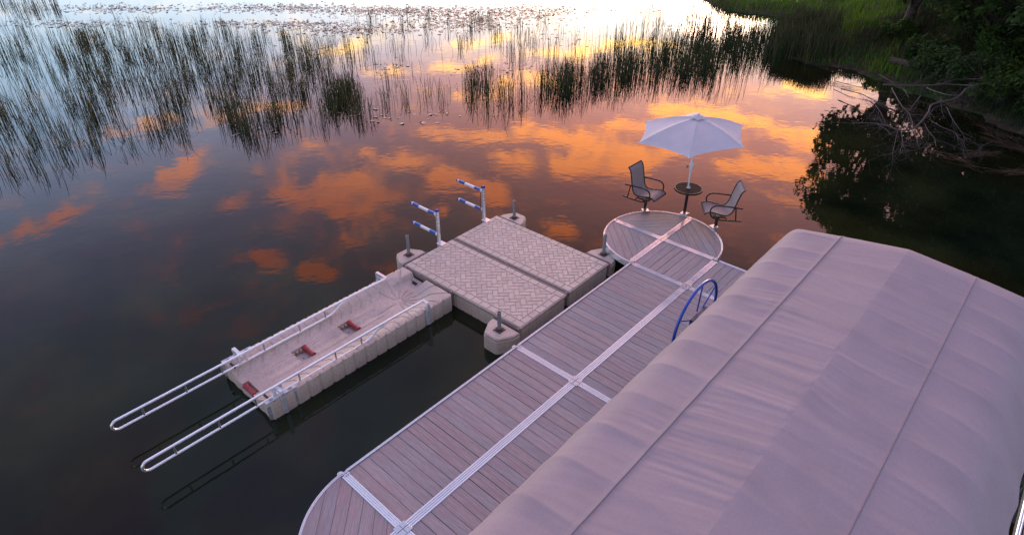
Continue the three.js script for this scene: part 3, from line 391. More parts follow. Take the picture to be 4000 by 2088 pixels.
{
  const t = thing('side_table', 'small round brown slatted table on a post between the two chairs', 'table', [TX, HD, TA]), R = .30;
  const turn = 1.05, d = [Math.cos(turn), Math.sin(turn)], n = [-d[1], d[0]], nS = 6, w = 2 * R * .93 / nS;
  for (let k = 0; k < nS; k++) { const v0 = -R * .93 + k * w + .007, v1 = v0 + w - .014, c = []; for (let i = 0; i <= 6; i++) { const v = lerp(v0, v1, i / 6); c.push([Math.sqrt(Math.max(0, R * R * .88 - v * v)), v]); } const poly = [...c, ...c.slice().reverse().map(([u, v]) => [-u, v])].map(([u, v]) => [TX + d[0] * u + n[0] * v, TA + d[1] * u + n[1] * v]); part(t, 'slat', prism(poly, TY - .018, TY - .002, .002), M.slat); }
  part(t, 'table_rim', lathe([[R - .022, TY], [R - .004, TY + .004], [R, TY - .004], [R, TY - .034], [R - .022, TY - .036], [R - .022, TY]], P3(TX, 0, TA), 48), M.brown);
  part(t, 'brace', [cyl(P3(TX - .26 * n[0], TY - .028, TA - .26 * n[1]), P3(TX + .26 * n[0], TY - .028, TA + .26 * n[1]), .012, .012, 6), cyl(P3(TX - .27 * d[0], TY - .03, TA - .27 * d[1]), P3(TX + .27 * d[0], TY - .03, TA + .27 * d[1]), .012, .012, 6), tube([P3(TX + .11, TY - .04, TA - .02), P3(TX + .085, TY - .11, TA - .01), P3(TX + .03, TY - .17, TA)], .008, 12, 6)], M.brown);
  part(t, 'post', cyl(P3(TX, .02, TA), P3(TX, TY - .03, TA), .032, .032, 14), M.brown);
  part(t, 'clamp', [boxAt(TX + .02, HD + .024, TA - .05, .15, .02, .13, .004), cyl(P3(TX, HD - .14, TA), P3(TX, HD + .03, TA), .045, .045, 12), cyl(P3(TX, HD + .05, TA - .01), P3(TX + .13, HD + .06, TA - .03), .007, .007, 6)], M.plate);
}
{
  const t = thing('parasol', 'open pale grey six sided parasol standing in the round table', 'parasol', [TX, TY, TA]), top = [TX - .05, 2.655, TA - .01], rimY = 2.275, R = 1.165, cx = top[0] - .07, ca = top[2] - .02, rimAt = i => rimY - .085 * Math.cos((i * 60 + 122) * Math.PI / 180);
  const rib = k => { const th = k * Math.PI / 3 - .07; return [cx + R * Math.cos(th), ca + R * Math.sin(th)]; };
  const sheets = [];
  for (let k = 0; k < 6; k++) { const p = rib(k), q = rib(k + 1); sheets.push(grid(12, 18, (i, j) => { const f = j, e = 4 * i * (1 - i); const ex = lerp(p[0], q[0], i), ea = lerp(p[1], q[1], i); const pull = 1 - .055 * e * f; const x = lerp(top[0], lerp(cx, ex, pull), f), a = lerp(top[2], lerp(ca, ea, pull), f); const y = lerp(top[1], lerp(rimAt(k), rimAt(k + 1), i), f) + .055 * Math.sin(f * Math.PI) * (1 - .35 * e) - .018 * e * Math.sin(f * Math.PI) + .012 * e * f; return P3(x, y, a); }, (i, j, v) => [v.x, v.z])); }
  sheets.forEach((s, k) => { const o = part(t, 'canopy_panel', s, M.umbrella); });
  const cap = []; for (let k = 0; k < 6; k++) { const th0 = k * Math.PI / 3 - .07, th1 = th0 + Math.PI / 3; cap.push(grid(6, 5, (i, j) => { const f = j, e = 4 * i * (1 - i), r = .17 * f * (1 - .06 * e); const x0 = lerp(Math.cos(th0), Math.cos(th1), i), a0 = lerp(Math.sin(th0), Math.sin(th1), i); return P3(top[0] + r * x0, top[1] + .045 - .062 * f ** 1.4 + .012 * e * f, top[2] + r * a0); }, (i, j, v) => [v.x, v.z])); }
  part(t, 'vent_cap', cap, M.umbrella);
  part(t, 'finial', lathe([[0, .062], [.012, .058], [.026, .045], [.03, .032], [.02, .025], [0, .025]], P3(top[0], top[1] + .015, top[2]), 14), M.white);
  for (let k = 0; k < 6; k++) { const p = rib(k), e = P3(lerp(cx, p[0], .995), rimAt(k) + .004, lerp(ca, p[1], .995)), m = P3(lerp(cx, p[0], .5), lerp(top[1], rimAt(k), .5) + .02, lerp(ca, p[1], .5)); const r = part(t, 'rib', [tube([P3(top[0], top[1] - .035, top[2]), m, e], .007, 14, 6)], M.white); part(r, 'strut', cyl(P3(lerp(top[0], TX, .22), 2.2, top[2]), m, .006, .006, 6), M.white); part(r, 'rib_tip', cyl(e.clone(), e.clone().add(new THREE.Vector3((p[0] - cx) * .02, -.012, -(p[1] - ca) * .02)), .011, .008, 8), M.white); }
  part(t, 'pole', [cyl(P3(TX, HD + .2, TA), P3(top[0], top[1], top[2]), .019, .019, 14), lathe([[.019, 0], [.04, 0], [.044, .012], [.03, .022], [.022, .045], [.019, .045]], P3(TX, TY + .002, TA), 16)], M.white);
  const c = P3(lerp(TX, top[0], .3), TY + .50, lerp(TA, top[2], .3));
  const cr = part(t, 'crank_box', [lathe([[.019, -.12], [.03, -.08], [.036, -.02], [.045, .0], [.045, .055], [.034, .075], [.024, .12]], c, 14)], M.white);
  part(cr, 'crank_handle', [cyl(c.clone().add(new THREE.Vector3(-.03, .0, .02)), c.clone().add(new THREE.Vector3(-.085, -.005, .035)), .008, .008, 7), cyl(c.clone().add(new THREE.Vector3(-.083, .012, .035)), c.clone().add(new THREE.Vector3(-.083, -.045, .035)), .009, .009, 7)], M.brown);
  part(t, 'hub', cyl(P3(lerp(TX, top[0], .72), 2.17, TA), P3(lerp(TX, top[0], .75), 2.23, TA), .035, .035, 12), M.white);
}

// ---------- the boat lift and its canopy cover ----------
const BX = 4.36, HEM = 1.8, ENDA = 6.46, NEARA = -1.9;
const RIBS = [6.3, 5.78, 5.25, 4.75, 4.28, 3.78, 3.27, 2.68, 2.17, 1.62, 1.09, .56, .04, -.5, -1.0, -1.5];
const dropAt = (() => { const k = [[-.2, .78], [0, .52], [.1, .37], [.2, .235], [.3, .125], [.42, .045], [.56, .008], [.7, 0], [1, 0]]; return d => { if (d >= 1) return 0; let n = 1; while (n < k.length - 1 && k[n][0] < d) n++; const [a, b] = [k[n - 1], k[n]], t = clamp((d - a[0]) / (b[0] - a[0])); const m = i => i <= 0 || i >= k.length - 1 ? 0 : (k[i + 1][1] - k[i - 1][1]) / (k[i + 1][0] - k[i - 1][0]), h = b[0] - a[0], m0 = n - 1 === 0 ? -.4 : m(n - 1), m1 = m(n); return (2 * t ** 3 - 3 * t ** 2 + 1) * a[1] + (t ** 3 - 2 * t * t + t) * h * m0 + (3 * t * t - 2 * t ** 3) * b[1] + (t ** 3 - t * t) * h * m1; }; })();
function coverY(dx, a) {
  let k = Math.abs(dx); const k0 = k; if (dx < 0 && k > 1.25) k = 1.25 + (k - 1.25) * .55 / .42;                       // the walkway side hangs steeper
  const ds = HEM - k, de = ENDA + .05 * dx - a, dn = a - NEARA, sm = (p, q, w) => { const h = clamp(.5 + .5 * (q - p) / w); return lerp(q, p, h) - w * h * (1 - h); };
  const d = sm(sm(ds, de, .07), dn, .07), roof = 2.905 - .128 * Math.sqrt(k0 * k0 + .0009), side = smooth(.55, 1.3, k);
  let y = roof - dropAt(d);
  // cloth hangs a little between the bows and stands up over each
  let i = 0; while (i < RIBS.length - 2 && RIBS[i + 1] > a) i++; const r0 = RIBS[i], r1 = RIBS[i + 1], w = r0 - r1, f = clamp((r0 - a) / w), amp = .004 + .009 * side;
  y -= amp * Math.sin(Math.PI * f) ** .9; y += amp * .5 * Math.max(Math.exp(-f * w / .05), Math.exp(-(1 - f) * w / .05));
  // drawn creases: they start at the seams and fan out towards the bows
  const kk = k + (dx < 0 ? 0 : 7.3), out = Math.abs(k - .78), bend = (fbm(a * .7 + 3, kk * .35, 2) - .5) * .9 * out;
  const c1 = fbm((a + bend) * 6 + 3, kk * .55 + 11, 2) - .5, c2 = fbm((a + bend * 1.3) * 17, kk * .7 + 30, 2) - .5, patch = smooth(.4, .62, fbm(a * .75 + 20, kk * .7, 2));
  const from = smooth(.0, .10, out) * Math.exp(-out / .55);
  y += (c1 * .022 * (.3 + from) + c2 * .016 * from * 1.7) * (.3 + .7 * patch);
  y += .007 * Math.exp(-((k - .78) ** 2) / .0006);                                 // the raised seam
  y += (fbm(a * 1.6, kk * 1.6, 2) - .5) * .02 * smooth(.95, 1.4, k);
  return y;
}
{
  const t = thing('canopy_cover', 'large pale grey fabric canopy stretched over the boat lift beside the walkway', 'boat canopy', [BX, 1.8, 2.4]);
  const us = []; for (let i = 0; i <= 190; i++) { const u = i / 190 * 2 - 1; us.push(Math.sign(u) * (u < 0 ? 1.67 : HEM) * (1 - (1 - Math.abs(u)) ** 1.18)); }
  const n = 480, spread = j => lerp(NEARA, ENDA + .18, j < .9 ? j / .9 * .945 : .945 + (j - .9) / .1 * .055);
  const hemLow = (x, a) => (fbm(a * 2.3 + 5, x, 2) - .5) * .05;
  const sheet = (i0, i1, name) => { const g = grid(i1 - i0, n, (u, v) => { const dx = us[i0 + Math.round(u * (i1 - i0))], a = spread(v); const edge = smooth(1.6, 1.8, Math.abs(dx)); return P3(BX + dx + (dx > 0 ? 1 : -1) * edge * (fbm(a * 3 + (dx > 0 ? 9 : 0), 2, 2) - .5) * .05, coverY(dx, a) + edge * hemLow(dx > 0 ? 3 : 0, a), a); }, (u, v, p) => [p.x, p.z]); return part(t, name, g, M.cover); };
  const cut = (x) => { let b = 0; us.forEach((u, i) => { if (Math.abs(u - x) < Math.abs(us[b] - x)) b = i; }); return b; };
  const iL = cut(-.78), iM = cut(0), iR = cut(.78);
  sheet(0, iL, 'side_panel'); sheet(iL, iM, 'roof_panel'); sheet(iM, iR, 'roof_panel'); sheet(iR, us.length - 1, 'side_panel');
  for (const i of [iL, iR]) { const pts = []; for (let k = 0; k <= 240; k++) { const a = lerp(NEARA + .15, ENDA - .5 + .05 * us[i], k / 240); pts.push(P3(BX + us[i], coverY(us[i], a) + .0015, a)); } part(t, 'seam', tube(pts, .0062, 480, 5), M.coverSeam); }
}
{
  const t = thing('boat_lift', 'boat lift frame under the canopy with a big blue hand wheel beside the walkway', 'boat lift', [BX, 0, 2.4]);
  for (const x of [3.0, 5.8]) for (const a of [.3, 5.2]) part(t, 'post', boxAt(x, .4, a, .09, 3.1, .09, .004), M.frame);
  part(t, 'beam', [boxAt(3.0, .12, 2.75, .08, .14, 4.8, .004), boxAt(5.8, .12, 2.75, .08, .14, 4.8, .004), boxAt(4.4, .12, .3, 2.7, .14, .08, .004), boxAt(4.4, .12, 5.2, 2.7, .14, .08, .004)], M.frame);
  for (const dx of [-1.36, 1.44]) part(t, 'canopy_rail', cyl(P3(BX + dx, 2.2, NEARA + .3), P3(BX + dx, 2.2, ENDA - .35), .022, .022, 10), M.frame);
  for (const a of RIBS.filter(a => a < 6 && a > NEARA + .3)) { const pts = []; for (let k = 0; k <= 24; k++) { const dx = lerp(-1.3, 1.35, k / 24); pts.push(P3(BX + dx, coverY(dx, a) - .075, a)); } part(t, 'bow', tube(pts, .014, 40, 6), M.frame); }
  const wx = 2.52, wy = 1.845, wa = 4.15, R = .575, rim = []; for (let k = 0; k < 24; k++) { const th = k / 24 * 2 * Math.PI; rim.push(P3(wx, wy + R * Math.sin(th), wa + R * Math.cos(th))); }
  const wh = part(t, 'hand_wheel', tube(rim, .021, 96, 10, true), M.wheelBlue); wh.userData.label = 'blue steel hand wheel';
  const box = [[.16, .16], [-.23, .16], [-.25, -.2], [.2, -.2]].map(([u, v]) => [wa + u, wy + v]);
  for (const th of [1.52, .58, 2.65, -.6, -1.6, 3.7]) part(wh, 'spoke', cyl(P3(wx, wy + R * Math.sin(th), wa + R * Math.cos(th)), P3(wx + .0, wy + .14 * Math.sin(th), wa + .14 * Math.cos(th)), .0105, .0105, 8), M.wheelBlue);
  part(t, 'winch_box', [boxAt(wx + .06, wy - .04, wa + .0, .10, .34, .42, .01), cyl(P3(wx - .03, wy, wa), P3(wx + .03, wy, wa), .05, .05, 14)], M.navy);
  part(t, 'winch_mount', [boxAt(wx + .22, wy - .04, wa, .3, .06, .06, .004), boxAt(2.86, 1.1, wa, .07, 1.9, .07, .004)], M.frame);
}
{
  const t = thing('slip_dock', 'edge of a second aluminium dock at the right of the boat lift', 'dock', [6.85, 0, 3.2]);
  plankPanel(t, 6.64, 7.62, .5, 5.9, 'x', 33);
  part(t, 'edge_rail', [boxAt(6.6, HD - .06, 3.2, .05, .13, 5.44, .004), boxAt(6.612, HD + .008, 3.2, .014, .012, 5.44, .003), boxAt(6.588, HD + .008, 3.2, .012, .012, 5.44, .003)], M.alu);
  for (const a of [.55, 5.85]) part(t, 'leg', cyl(P3(6.6, -1.15, a), P3(6.6, HD + .1, a), .03, .03, 10), M.steel);
  for (const a of [.55, 5.85]) part(t, 'leg', cyl(P3(7.6, -1.15, a), P3(7.6, HD + .1, a), .03, .03, 10), M.steel);
}
// ---------- reeds, lily pads, grass, shrubs, trees ----------
class Soup { // many small faces of one plant, merged with a colour for each
  constructor() { this.p = []; this.n = []; this.c = []; this.i = []; }
  quad(a, b, c, d, n, col) { const k = this.p.length / 3; for (const v of [a, b, c, d]) { this.p.push(v[0], v[1], v[2]); this.n.push(n[0], n[1], n[2]); this.c.push(col[0], col[1], col[2]); } this.i.push(k, k + 1, k + 2, k, k + 2, k + 3); }
  tri(a, b, c, n, col) { const k = this.p.length / 3; for (const v of [a, b, c]) { this.p.push(v[0], v[1], v[2]); this.n.push(n[0], n[1], n[2]); this.c.push(col[0], col[1], col[2]); } this.i.push(k, k + 1, k + 2); }
  stem(pts, rs, col, col2) { const k0 = this.p.length / 3, m = pts.length; for (let s = 0; s < m; s++) for (let q = 0; q < 3; q++) { const th = q * 2.0944 + s * .2, x = Math.cos(th), z = Math.sin(th), t = s / (m - 1); this.p.push(pts[s][0] + x * rs[s], pts[s][1], pts[s][2] + z * rs[s]); this.n.push(x, .15, z); for (let c = 0; c < 3; c++) this.c.push(lerp(col[c], col2[c], t)); }
    for (let s = 0; s < m - 1; s++) for (let q = 0; q < 3; q++) { const a = k0 + s * 3 + q, b = k0 + s * 3 + (q + 1) % 3; this.i.push(a, a + 3, b, b, a + 3, b + 3); } }
  geo(o = new THREE.Vector3()) { const g = new THREE.BufferGeometry(); for (let k = 0; k < this.p.length; k += 3) { this.p[k] -= o.x; this.p[k + 1] -= o.y; this.p[k + 2] -= o.z; } g.setAttribute('position', new THREE.Float32BufferAttribute(this.p, 3)); g.setAttribute('normal', new THREE.Float32BufferAttribute(this.n, 3)); g.setAttribute('color', new THREE.Float32BufferAttribute(this.c, 3)); g.setIndex(this.i); return g; }
}
const leafMat = phys(lin(1, 1, 1), .8, { vertexColors: true, side: THREE.DoubleSide, specularIntensity: .25, transmission: .45, thickness: 0 });
const stemMat = phys(lin(1, 1, 1), .9, { vertexColors: true, specularIntensity: .3 });
const padMat = std(lin(1, 1, 1), .32, { vertexColors: true, side: THREE.DoubleSide });
const bark = tex(256, 512, (u, v) => { const f = fbm(u * 10, v * 6, 4, 10, 6), s = fbm(u * 30, v * 12, 3, 30, 12); return [.42 + (f - .5) * .4 + (s - .5) * .25, .38 + (f - .5) * .38 + (s - .5) * .24, .36 + (f - .5) * .36 + (s - .5) * .22]; });
M.bark = std(lin(.55, .48, .42), .95, { map: again(bark, 2, 2) });
M.deadWood = std(lin(.8, .74, .77), .9, { map: again(bark, 1, 3) });

function stuff(name, label, category, soup, m, group) { const o = shade(new THREE.Mesh(soup.geo(), m)); o.name = numbered(name); scene.add(o); return tag(o, label, category, group, 'stuff'); }
const gauss = r => (r() + r() + r() + r() - 2) * 1.1;
function reeds(name, label, beds, seed, k, hMin, hMax, green, onLand) {
  const r = mulberry(seed), S = new Soup();
  for (const [cx, ca, tx, ta, rx, ra, n] of beds) {
    const tufts = []; const nt = Math.max(2, Math.round(n / 9)); for (let q = 0; q < nt; q++) { const th = r() * 6.283, d = Math.sqrt(r()); tufts.push([Math.cos(th) * d, Math.sin(th) * d, r() * 6.283, .5 + r()]); }
    for (let q = 0; q < n * k; q++) {
      const tf = tufts[Math.floor(r() * nt)], loose = r() < .35; let u = tf[0], v = tf[1]; if (loose) { const th = r() * 6.283, d = Math.sqrt(r()) * 1.1; u = Math.cos(th) * d; v = Math.sin(th) * d; }
      const x = cx + tx * u + rx * v + gauss(r) * .17, a = ca + ta * u + ra * v + gauss(r) * .17; if (!onLand && shoreDist(x, a) > .5) continue;
      const h = lerp(hMin, hMax, r() * .6 + tf[3] * .27) * (loose ? .8 : 1), lean = .04 + r() * r() * .45, th = tf[2] * .35 + r() * 4.4, dx = Math.cos(th) * lean, da = Math.sin(th) * lean, rad = .0052 + r() * .0036;
      const g = .75 + r() * .5, dry = r() < .28, c1 = dry ? [.11 * g, .085 * g, .05 * g] : [.034 * g * (green ? .85 : 1), .055 * g * (green ? 1.15 : 1), .018 * g], c2 = dry ? [.15 * g, .11 * g, .065 * g] : [.05 * g, .06 * g, .02 * g];
      const y0 = onLand ? Math.max(0, bankY(x, a)) : 0, pts = [[x, y0 - .25, -a]]; const kink = r();
      if (kink < .13 && !onLand) { const y1 = h * (.35 + r() * .4), w = h - y1; pts.push([x + dx * y1 * .3, y1 * .6, -(a + da * y1 * .3)], [x + dx * y1, y1, -(a + da * y1)], [x + dx * y1 + Math.cos(th) * w * .6, y1 * .75, -(a + da * y1 + Math.sin(th) * w * .6)], [x + dx * y1 + Math.cos(th) * w, Math.max(.01, y1 * .25), -(a + da * y1 + Math.sin(th) * w)]); S.stem(pts, [rad, rad, rad, rad * .8, rad * .4], c1, c2); }
      else { for (const f of [.3, .62, .86, 1]) pts.push([x + dx * h * f * f, y0 + h * f * (1 - lean * .25 * f), -(a + da * h * f * f)]); S.stem(pts, [rad, rad, rad * .9, rad * .7, rad * .3], c1, c2); }
    }
  }
  return stuff(name, label, 'reeds', S, stemMat);
}
reeds('reed_bed', 'wide bed of thin bulrush stems standing in the pale water at the upper left', [[-26.54,3.69,2.12,1.92,-9.27,2.55,520],[-18.08,1.69,1.36,1.23,-3.04,.87,170],[-25.31,6.93,2.2,1.99,-5.89,2.25,460],[-19.29,4.24,1.61,1.46,-3.54,1.3,330],[-15.35,2.13,.94,.85,-1.29,.44,70],[-22.7,9,1.84,1.66,-4.83,2.32,420],[-18.15,6.81,1.38,1.24,-2.67,1.28,260],[-20.28,10.94,1.47,1.33,-3.89,2.3,330],[-16.03,7.51,1.23,1.11,-2.38,1.31,280],[-13.38,6.05,.64,.58,-1.11,.61,110],[-15.09,4.08,.54,.49,-1.35,.58,70],[-16.68,9.99,.67,.61,-2.21,1.41,200],[-18.52,12.32,.73,.66,-3.13,2.13,140],[-13.26,7.09,1.14,1.03,-.97,.59,110],[-14.47,5.96,.38,.34,-.69,.36,70],[-26.34,5.25,2.45,2.21,-4.05,1.3,260],[-40.21,6.49,1.8,1.63,-2.53,.65,200],[-25.68,9.13,3.98,3.6,-2.87,1.27,220],[-14.77,.73,.48,.44,-.74,.21,16],[-14.91,-.06,.39,.35,-.87,.22,22]], 11, 1.2, .38, .8, false);
reeds('reed_bed', 'dense dark tuft of bulrushes with matted dead stems at the end of the left reed bed', [[-13.56,9.51,.46,.42,-1.25,.88,330],[-12.02,8.66,.58,.52,-.47,.33,60]], 12, 1.4, .35, .8, true);
reeds('reed_bed', 'sparse scattered bulrushes in the open orange water between the two reed beds', [[-16.81,14.55,1.37,1.24,-2.49,2.03,60],[-21.29,17.2,1.02,.92,-2.05,1.6,60],[-18.72,18.57,2.13,1.92,-2.44,2.21,90],[-14.98,18.8,1.59,1.44,-1.97,2.09,70],[-11.85,10.68,.71,.64,-.49,.4,36],[-11.43,11.96,.63,.56,-.82,.74,26],[-13.98,12.24,.67,.61,-1.18,.97,16],[-18.82,20.83,2.97,2.68,-2.56,2.53,70],[-15.06,21.7,1.7,1.54,-1.58,1.87,50]], 13, 1.2, .35, .75, false);
reeds('reed_bed', 'thick green bulrush bed in front of the grassy spit at the upper right', [[-10.55,13.47,.53,.48,-1.27,1.31,190],[-9.16,13.43,.41,.37,-.71,.79,60],[-8.74,15.33,.59,.53,-.81,1.01,260],[-8.57,16.79,.88,.8,-.89,1.2,260],[-8.04,18.39,.91,.82,-1.18,1.76,340],[-7.73,20.21,1.06,.96,-1.35,2.2,420],[-6.78,21.39,1.07,.97,-1.14,2.07,460],[-7.06,24.34,1.02,.92,-1.71,3.37,520],[-6.27,25.8,.78,.71,-1.35,2.95,420],[-6.02,26.9,.53,.48,-1.21,2.77,200],[-8.64,24.39,1.59,1.44,-1.07,1.92,190],[-9.83,28.95,.89,.81,-1.71,3.29,220],[-12.56,30.12,1.44,1.3,-1.32,2.29,120],[-11.04,24.19,.83,.75,-1.07,1.66,60],[-11.14,21.13,1.17,1.06,-1,1.4,60],[-12.81,18.76,1.15,1.04,-1.28,1.5,60],[-4.22,23.93,.48,.43,-.48,1.14,60],[-10.28,33.54,.98,.89,-.97,2.06,160],[-4.77,20.47,1,.91,-.32,.66,60]], 14, 1.05, .5, 1.08, true);
reeds('reed_bed', 'row of reeds along the far edge of the grassy spit at the top', [[-9.21,36.6,2.02,1.83,-.28,.67,160],[-6.2,39.9,1.53,1.38,-.25,.72,110],[-11.5,35.6,1,.8,-.3,.6,60]], 15, 1.5, .7, 1.5, true);
reeds('reed_bed', 'dense dark green stand of tall reeds at the edge of the grassy spit', [[-4.0,25.6,.7,.6,-.3,.5,500],[-4.6,26.6,.7,.6,-.5,1.2,700],[-5.3,28.4,.7,.6,-.5,1.4,600],[-3.2,25.9,.6,.5,-.4,.9,400],[-4.2,28,.7,.6,-.5,1.4,400]], 16, 1.6, .7, 1.25, true, true);
{
  const r = mulberry(31), S = new Soup();
  const beds = [[-35.63,10.24,3.26,2.95,-1.37,.5,260],[-29.29,16.26,4.1,3.71,-1.18,.69,420],[-23.71,20.17,4.02,3.63,-1.14,.93,520],[-18.9,22.97,3.12,2.82,-1.48,1.58,420],[-25.73,14.16,3.27,2.95,-.8,.47,260],[-21.71,16.07,2.87,2.59,-.96,.7,260],[-19.09,20.24,2.67,2.42,-1.29,1.24,260],[-18.28,25.5,2.43,2.19,-.96,1.13,160],[-33.15,7.44,2.97,2.68,-.98,.32,140],[-15.65,13.2,.71,.65,-.91,.72,30],[-20.82,12.43,1.56,1.41,-1.81,1.14,40],[-10.58,9.47,1.14,1.03,-.4,.32,22],[-12.85,14.94,.7,.63,-.47,.46,14],[-10.04,10.7,1.16,1.05,-.28,.26,12],[-13.22,5.69,.82,.74,-.62,.33,8],[-13.79,21.64,1.39,1.25,-.97,1.22,40],[-13.13,29.42,.96,.87,-.54,.9,30],[-11.98,8.95,.58,.53,-.37,.27,12],[-11.75,16.31,.71,.64,-.45,.5,18],[-9.51,18.33,.71,.64,-.33,.45,14]];
  for (const [cx, ca, tx, ta, rx, ra, n] of beds) for (let q = 0; q < n * (n > 100 ? 1.6 : .8); q++) {
    const u = gauss(r) * .75, v = gauss(r) * .8, x = cx + tx * u + rx * v, a = ca + ta * u + ra * v, R = .035 + r() * r() * .085, y = .006 + r() * .012, rot = r() * 6.283, tiltX = gauss(r) * .06, tiltZ = gauss(r) * .06, g = .7 + r() * .6, col = r() < .3 ? [.24 * g, .2 * g, .1 * g] : [.28 * g, .2 * g, .15 * g], pts = [];
    for (let k = 0; k <= 8; k++) { const th = rot + .3 + k / 8 * 5.7, e = R * (.9 + .2 * r()); const px = Math.cos(th) * e, pz = Math.sin(th) * e; pts.push([x + px, y + px * tiltX + pz * tiltZ + (r() < .15 ? .02 : 0), -a + pz]); }
    const c = [x, y, -a], nn = [-tiltX, 1, -tiltZ]; for (let k = 0; k < 8; k++) S.tri(c, pts[k + 1], pts[k], nn, col);
  }
  stuff('lily_pads', 'brown floating lily pads strewn over the bright water at the top', 'lily pads', S, padMat);
}
function blade(S, r, x, a, y, h, w, col) { const th = r() * 6.283, lean = .15 + r() * .5, lx = Math.cos(r() * 6.283) * lean * h, lz = Math.sin(r() * 6.283) * lean * h, wx = Math.cos(th) * w, wz = Math.sin(th) * w, n = [-Math.sin(th) * .4, .85, Math.cos(th) * .4]; const m = [x + lx * .35, y + h * .62, -a + lz * .35];
  S.quad([x - wx, y - .03, -a - wz], [x + wx, y - .03, -a + wz], [m[0] + wx * .8, m[1], m[2] + wz * .8], [m[0] - wx * .8, m[1], m[2] - wz * .8], n, col); S.tri([m[0] - wx * .8, m[1], m[2] - wz * .8], [m[0] + wx * .8, m[1], m[2] + wz * .8], [x + lx, y + h, -a + lz], n, col); }
{
  const r = mulberry(41), S = new Soup();
  for (let q = 0; q < 60000; q++) { const x = lerp(-13, 10, r()), a = lerp(15, 44, r()); if (x > 2 + (44 - a) * .33) continue; const s = shoreDist(x, a); if (s < .08) continue; const lush = fbm(x * .5 + 4, a * .5, 3), g = .65 + r() * .6; const h = (.16 + r() * .34) * (.6 + lush) * (s < .4 ? .7 : 1); const bright = smooth(.3, .55, fbm(x * .33 + 9, a * .33 + 2, 3)) * (x < .5 && a > 24.5 ? 1 : .35); const col = r() < .07 ? [.17 * g, .13 * g, .07 * g] : [lerp(.04, .16, bright) * g, lerp(.105, .34, bright) * g, lerp(.018, .012, bright) * g]; blade(S, r, x, a, bankY(x, a), h, .008 + r() * .012, col); }
  stuff('grass', 'lush green grass covering the spit and the right bank', 'grass', S, leafMat);
}
function leafCloud(S, r, centre, rad, n, size, col, flat = .7) { // leaves round one clump
  for (let k = 0; k < n; k++) { let x, y, z; do { x = r() * 2 - 1; y = r() * 2 - 1; z = r() * 2 - 1; } while (x * x + y * y + z * z > 1); const l = Math.hypot(x, y, z), pw = l ** .35 / (l || 1); x *= pw; y *= pw; z *= pw; const p = [centre[0] + x * rad[0], centre[1] + y * rad[1], centre[2] + z * rad[2]];
    const s = size * (.6 + r() * .8), th = r() * 6.283, ph = (r() - .5) * 2.2, d = [Math.cos(th) * Math.cos(ph), Math.sin(ph) - .15, Math.sin(th) * Math.cos(ph)], q = [-Math.sin(th), (r() - .5) * flat, Math.cos(th)], g = .6 + r() * .8, c = [col[0] * g, col[1] * g * (.92 + r() * .16), col[2] * g];
    let nx = d[1] * q[2] - d[2] * q[1], ny = d[2] * q[0] - d[0] * q[2], nz = d[0] * q[1] - d[1] * q[0]; const nl = Math.hypot(nx, ny, nz) * (ny < 0 ? -1 : 1) || 1; const nn = [nx / nl, ny / nl, nz / nl], w = s * .36;
    S.quad(p, [p[0] + d[0] * s * .5 + q[0] * w, p[1] + d[1] * s * .5 + q[1] * w, p[2] + d[2] * s * .5 + q[2] * w], [p[0] + d[0] * s, p[1] + d[1] * s, p[2] + d[2] * s], [p[0] + d[0] * s * .5 - q[0] * w, p[1] + d[1] * s * .5 - q[1] * w, p[2] + d[2] * s * .5 - q[2] * w], nn, c); }
}
function shrub(x, a, R, h, col, label, seed, group) {
  const r = mulberry(seed), y0 = bankY(x, a), t = thing('shrub', label, 'shrub', [x, y0 - .05, a], group), S = new Soup(), o = P3(x, y0 - .05, a), stems = [];
  const n = Math.round(9 + R * 7); for (let k = 0; k < n; k++) { const th = r() * 6.283, d = Math.sqrt(r()) * R * .85, yy = y0 + h * (.25 + .7 * r() * (1 - .35 * d / R)), c = [x + Math.cos(th) * d, yy, -a + Math.sin(th) * d], s = R * (.24 + r() * .2); leafCloud(S, r, c, [s, s * .75, s], Math.round(60 + 70 * R), .085 + r() * .05, col); if (k % 2 === 0) stems.push(tube([P3(x + gauss(r) * .1, y0 - .1, a + gauss(r) * .1), new THREE.Vector3(lerp(x, c[0], .4), lerp(y0, yy, .55), lerp(-a, c[2], .4)), new THREE.Vector3(...c)], .014, 6, 5)); }
  part(t, 'stems', stems, M.bark); const g = S.geo(o), m = shade(new THREE.Mesh(g, leafMat)); m.name = 'foliage'; t.add(m); return t;
}
const DARK = [.055, .105, .024], MID = [.075, .14, .025], BRIGHT = [.12, .19, .02];
[[-.6, 33.8, 1.1, 1.5], [.6, 31.8, 1.4, 2], [2, 30.2, 1.6, 2.5], [3.2, 28.6, 1.6, 2.5], [4.3, 27, 1.6, 2.4], [5.3, 25.2, 1.5, 2.2], [1.3, 28.3, 1.0, 1.3], [2.6, 26.6, 1.1, 1.4], [5.4, 23, 1.2, 1.4], [6.4, 21.6, 1.3, 1.6], [6.7, 23.6, 1.5, 2.3], [-2.4, 37.6, 1.1, 1.4], [0, 36.6, 1.5, 2.4], [2, 34, 1.8, 2.8], [4, 32, 1.9, 3], [6, 29.5, 2, 3], [7.5, 26.5, 1.9, 2.8], [8.4, 20.5, 1.6, 2.4], [.6, 26.2, .8, .8], [-1, 28.2, .7, .7], [1.2, 24.6, .9, 1.3], [2.4, 24.1, 1.0, 1.6], [3.5, 23.2, .9, 1.3], [4.6, 22.2, .9, 1.1]].forEach(([x, a, R, h], i) => shrub(x, a, R, h, i % 3 === 1 ? MID : DARK, 'dark leafy shrub in the shady thicket on the right bank', 100 + i, 'shrubs of the bank thicket'));
shrub(4.25, 23.9, 1.15, 1.5, BRIGHT, 'lighter yellow green shrub behind the dead branches near the right edge', 151);
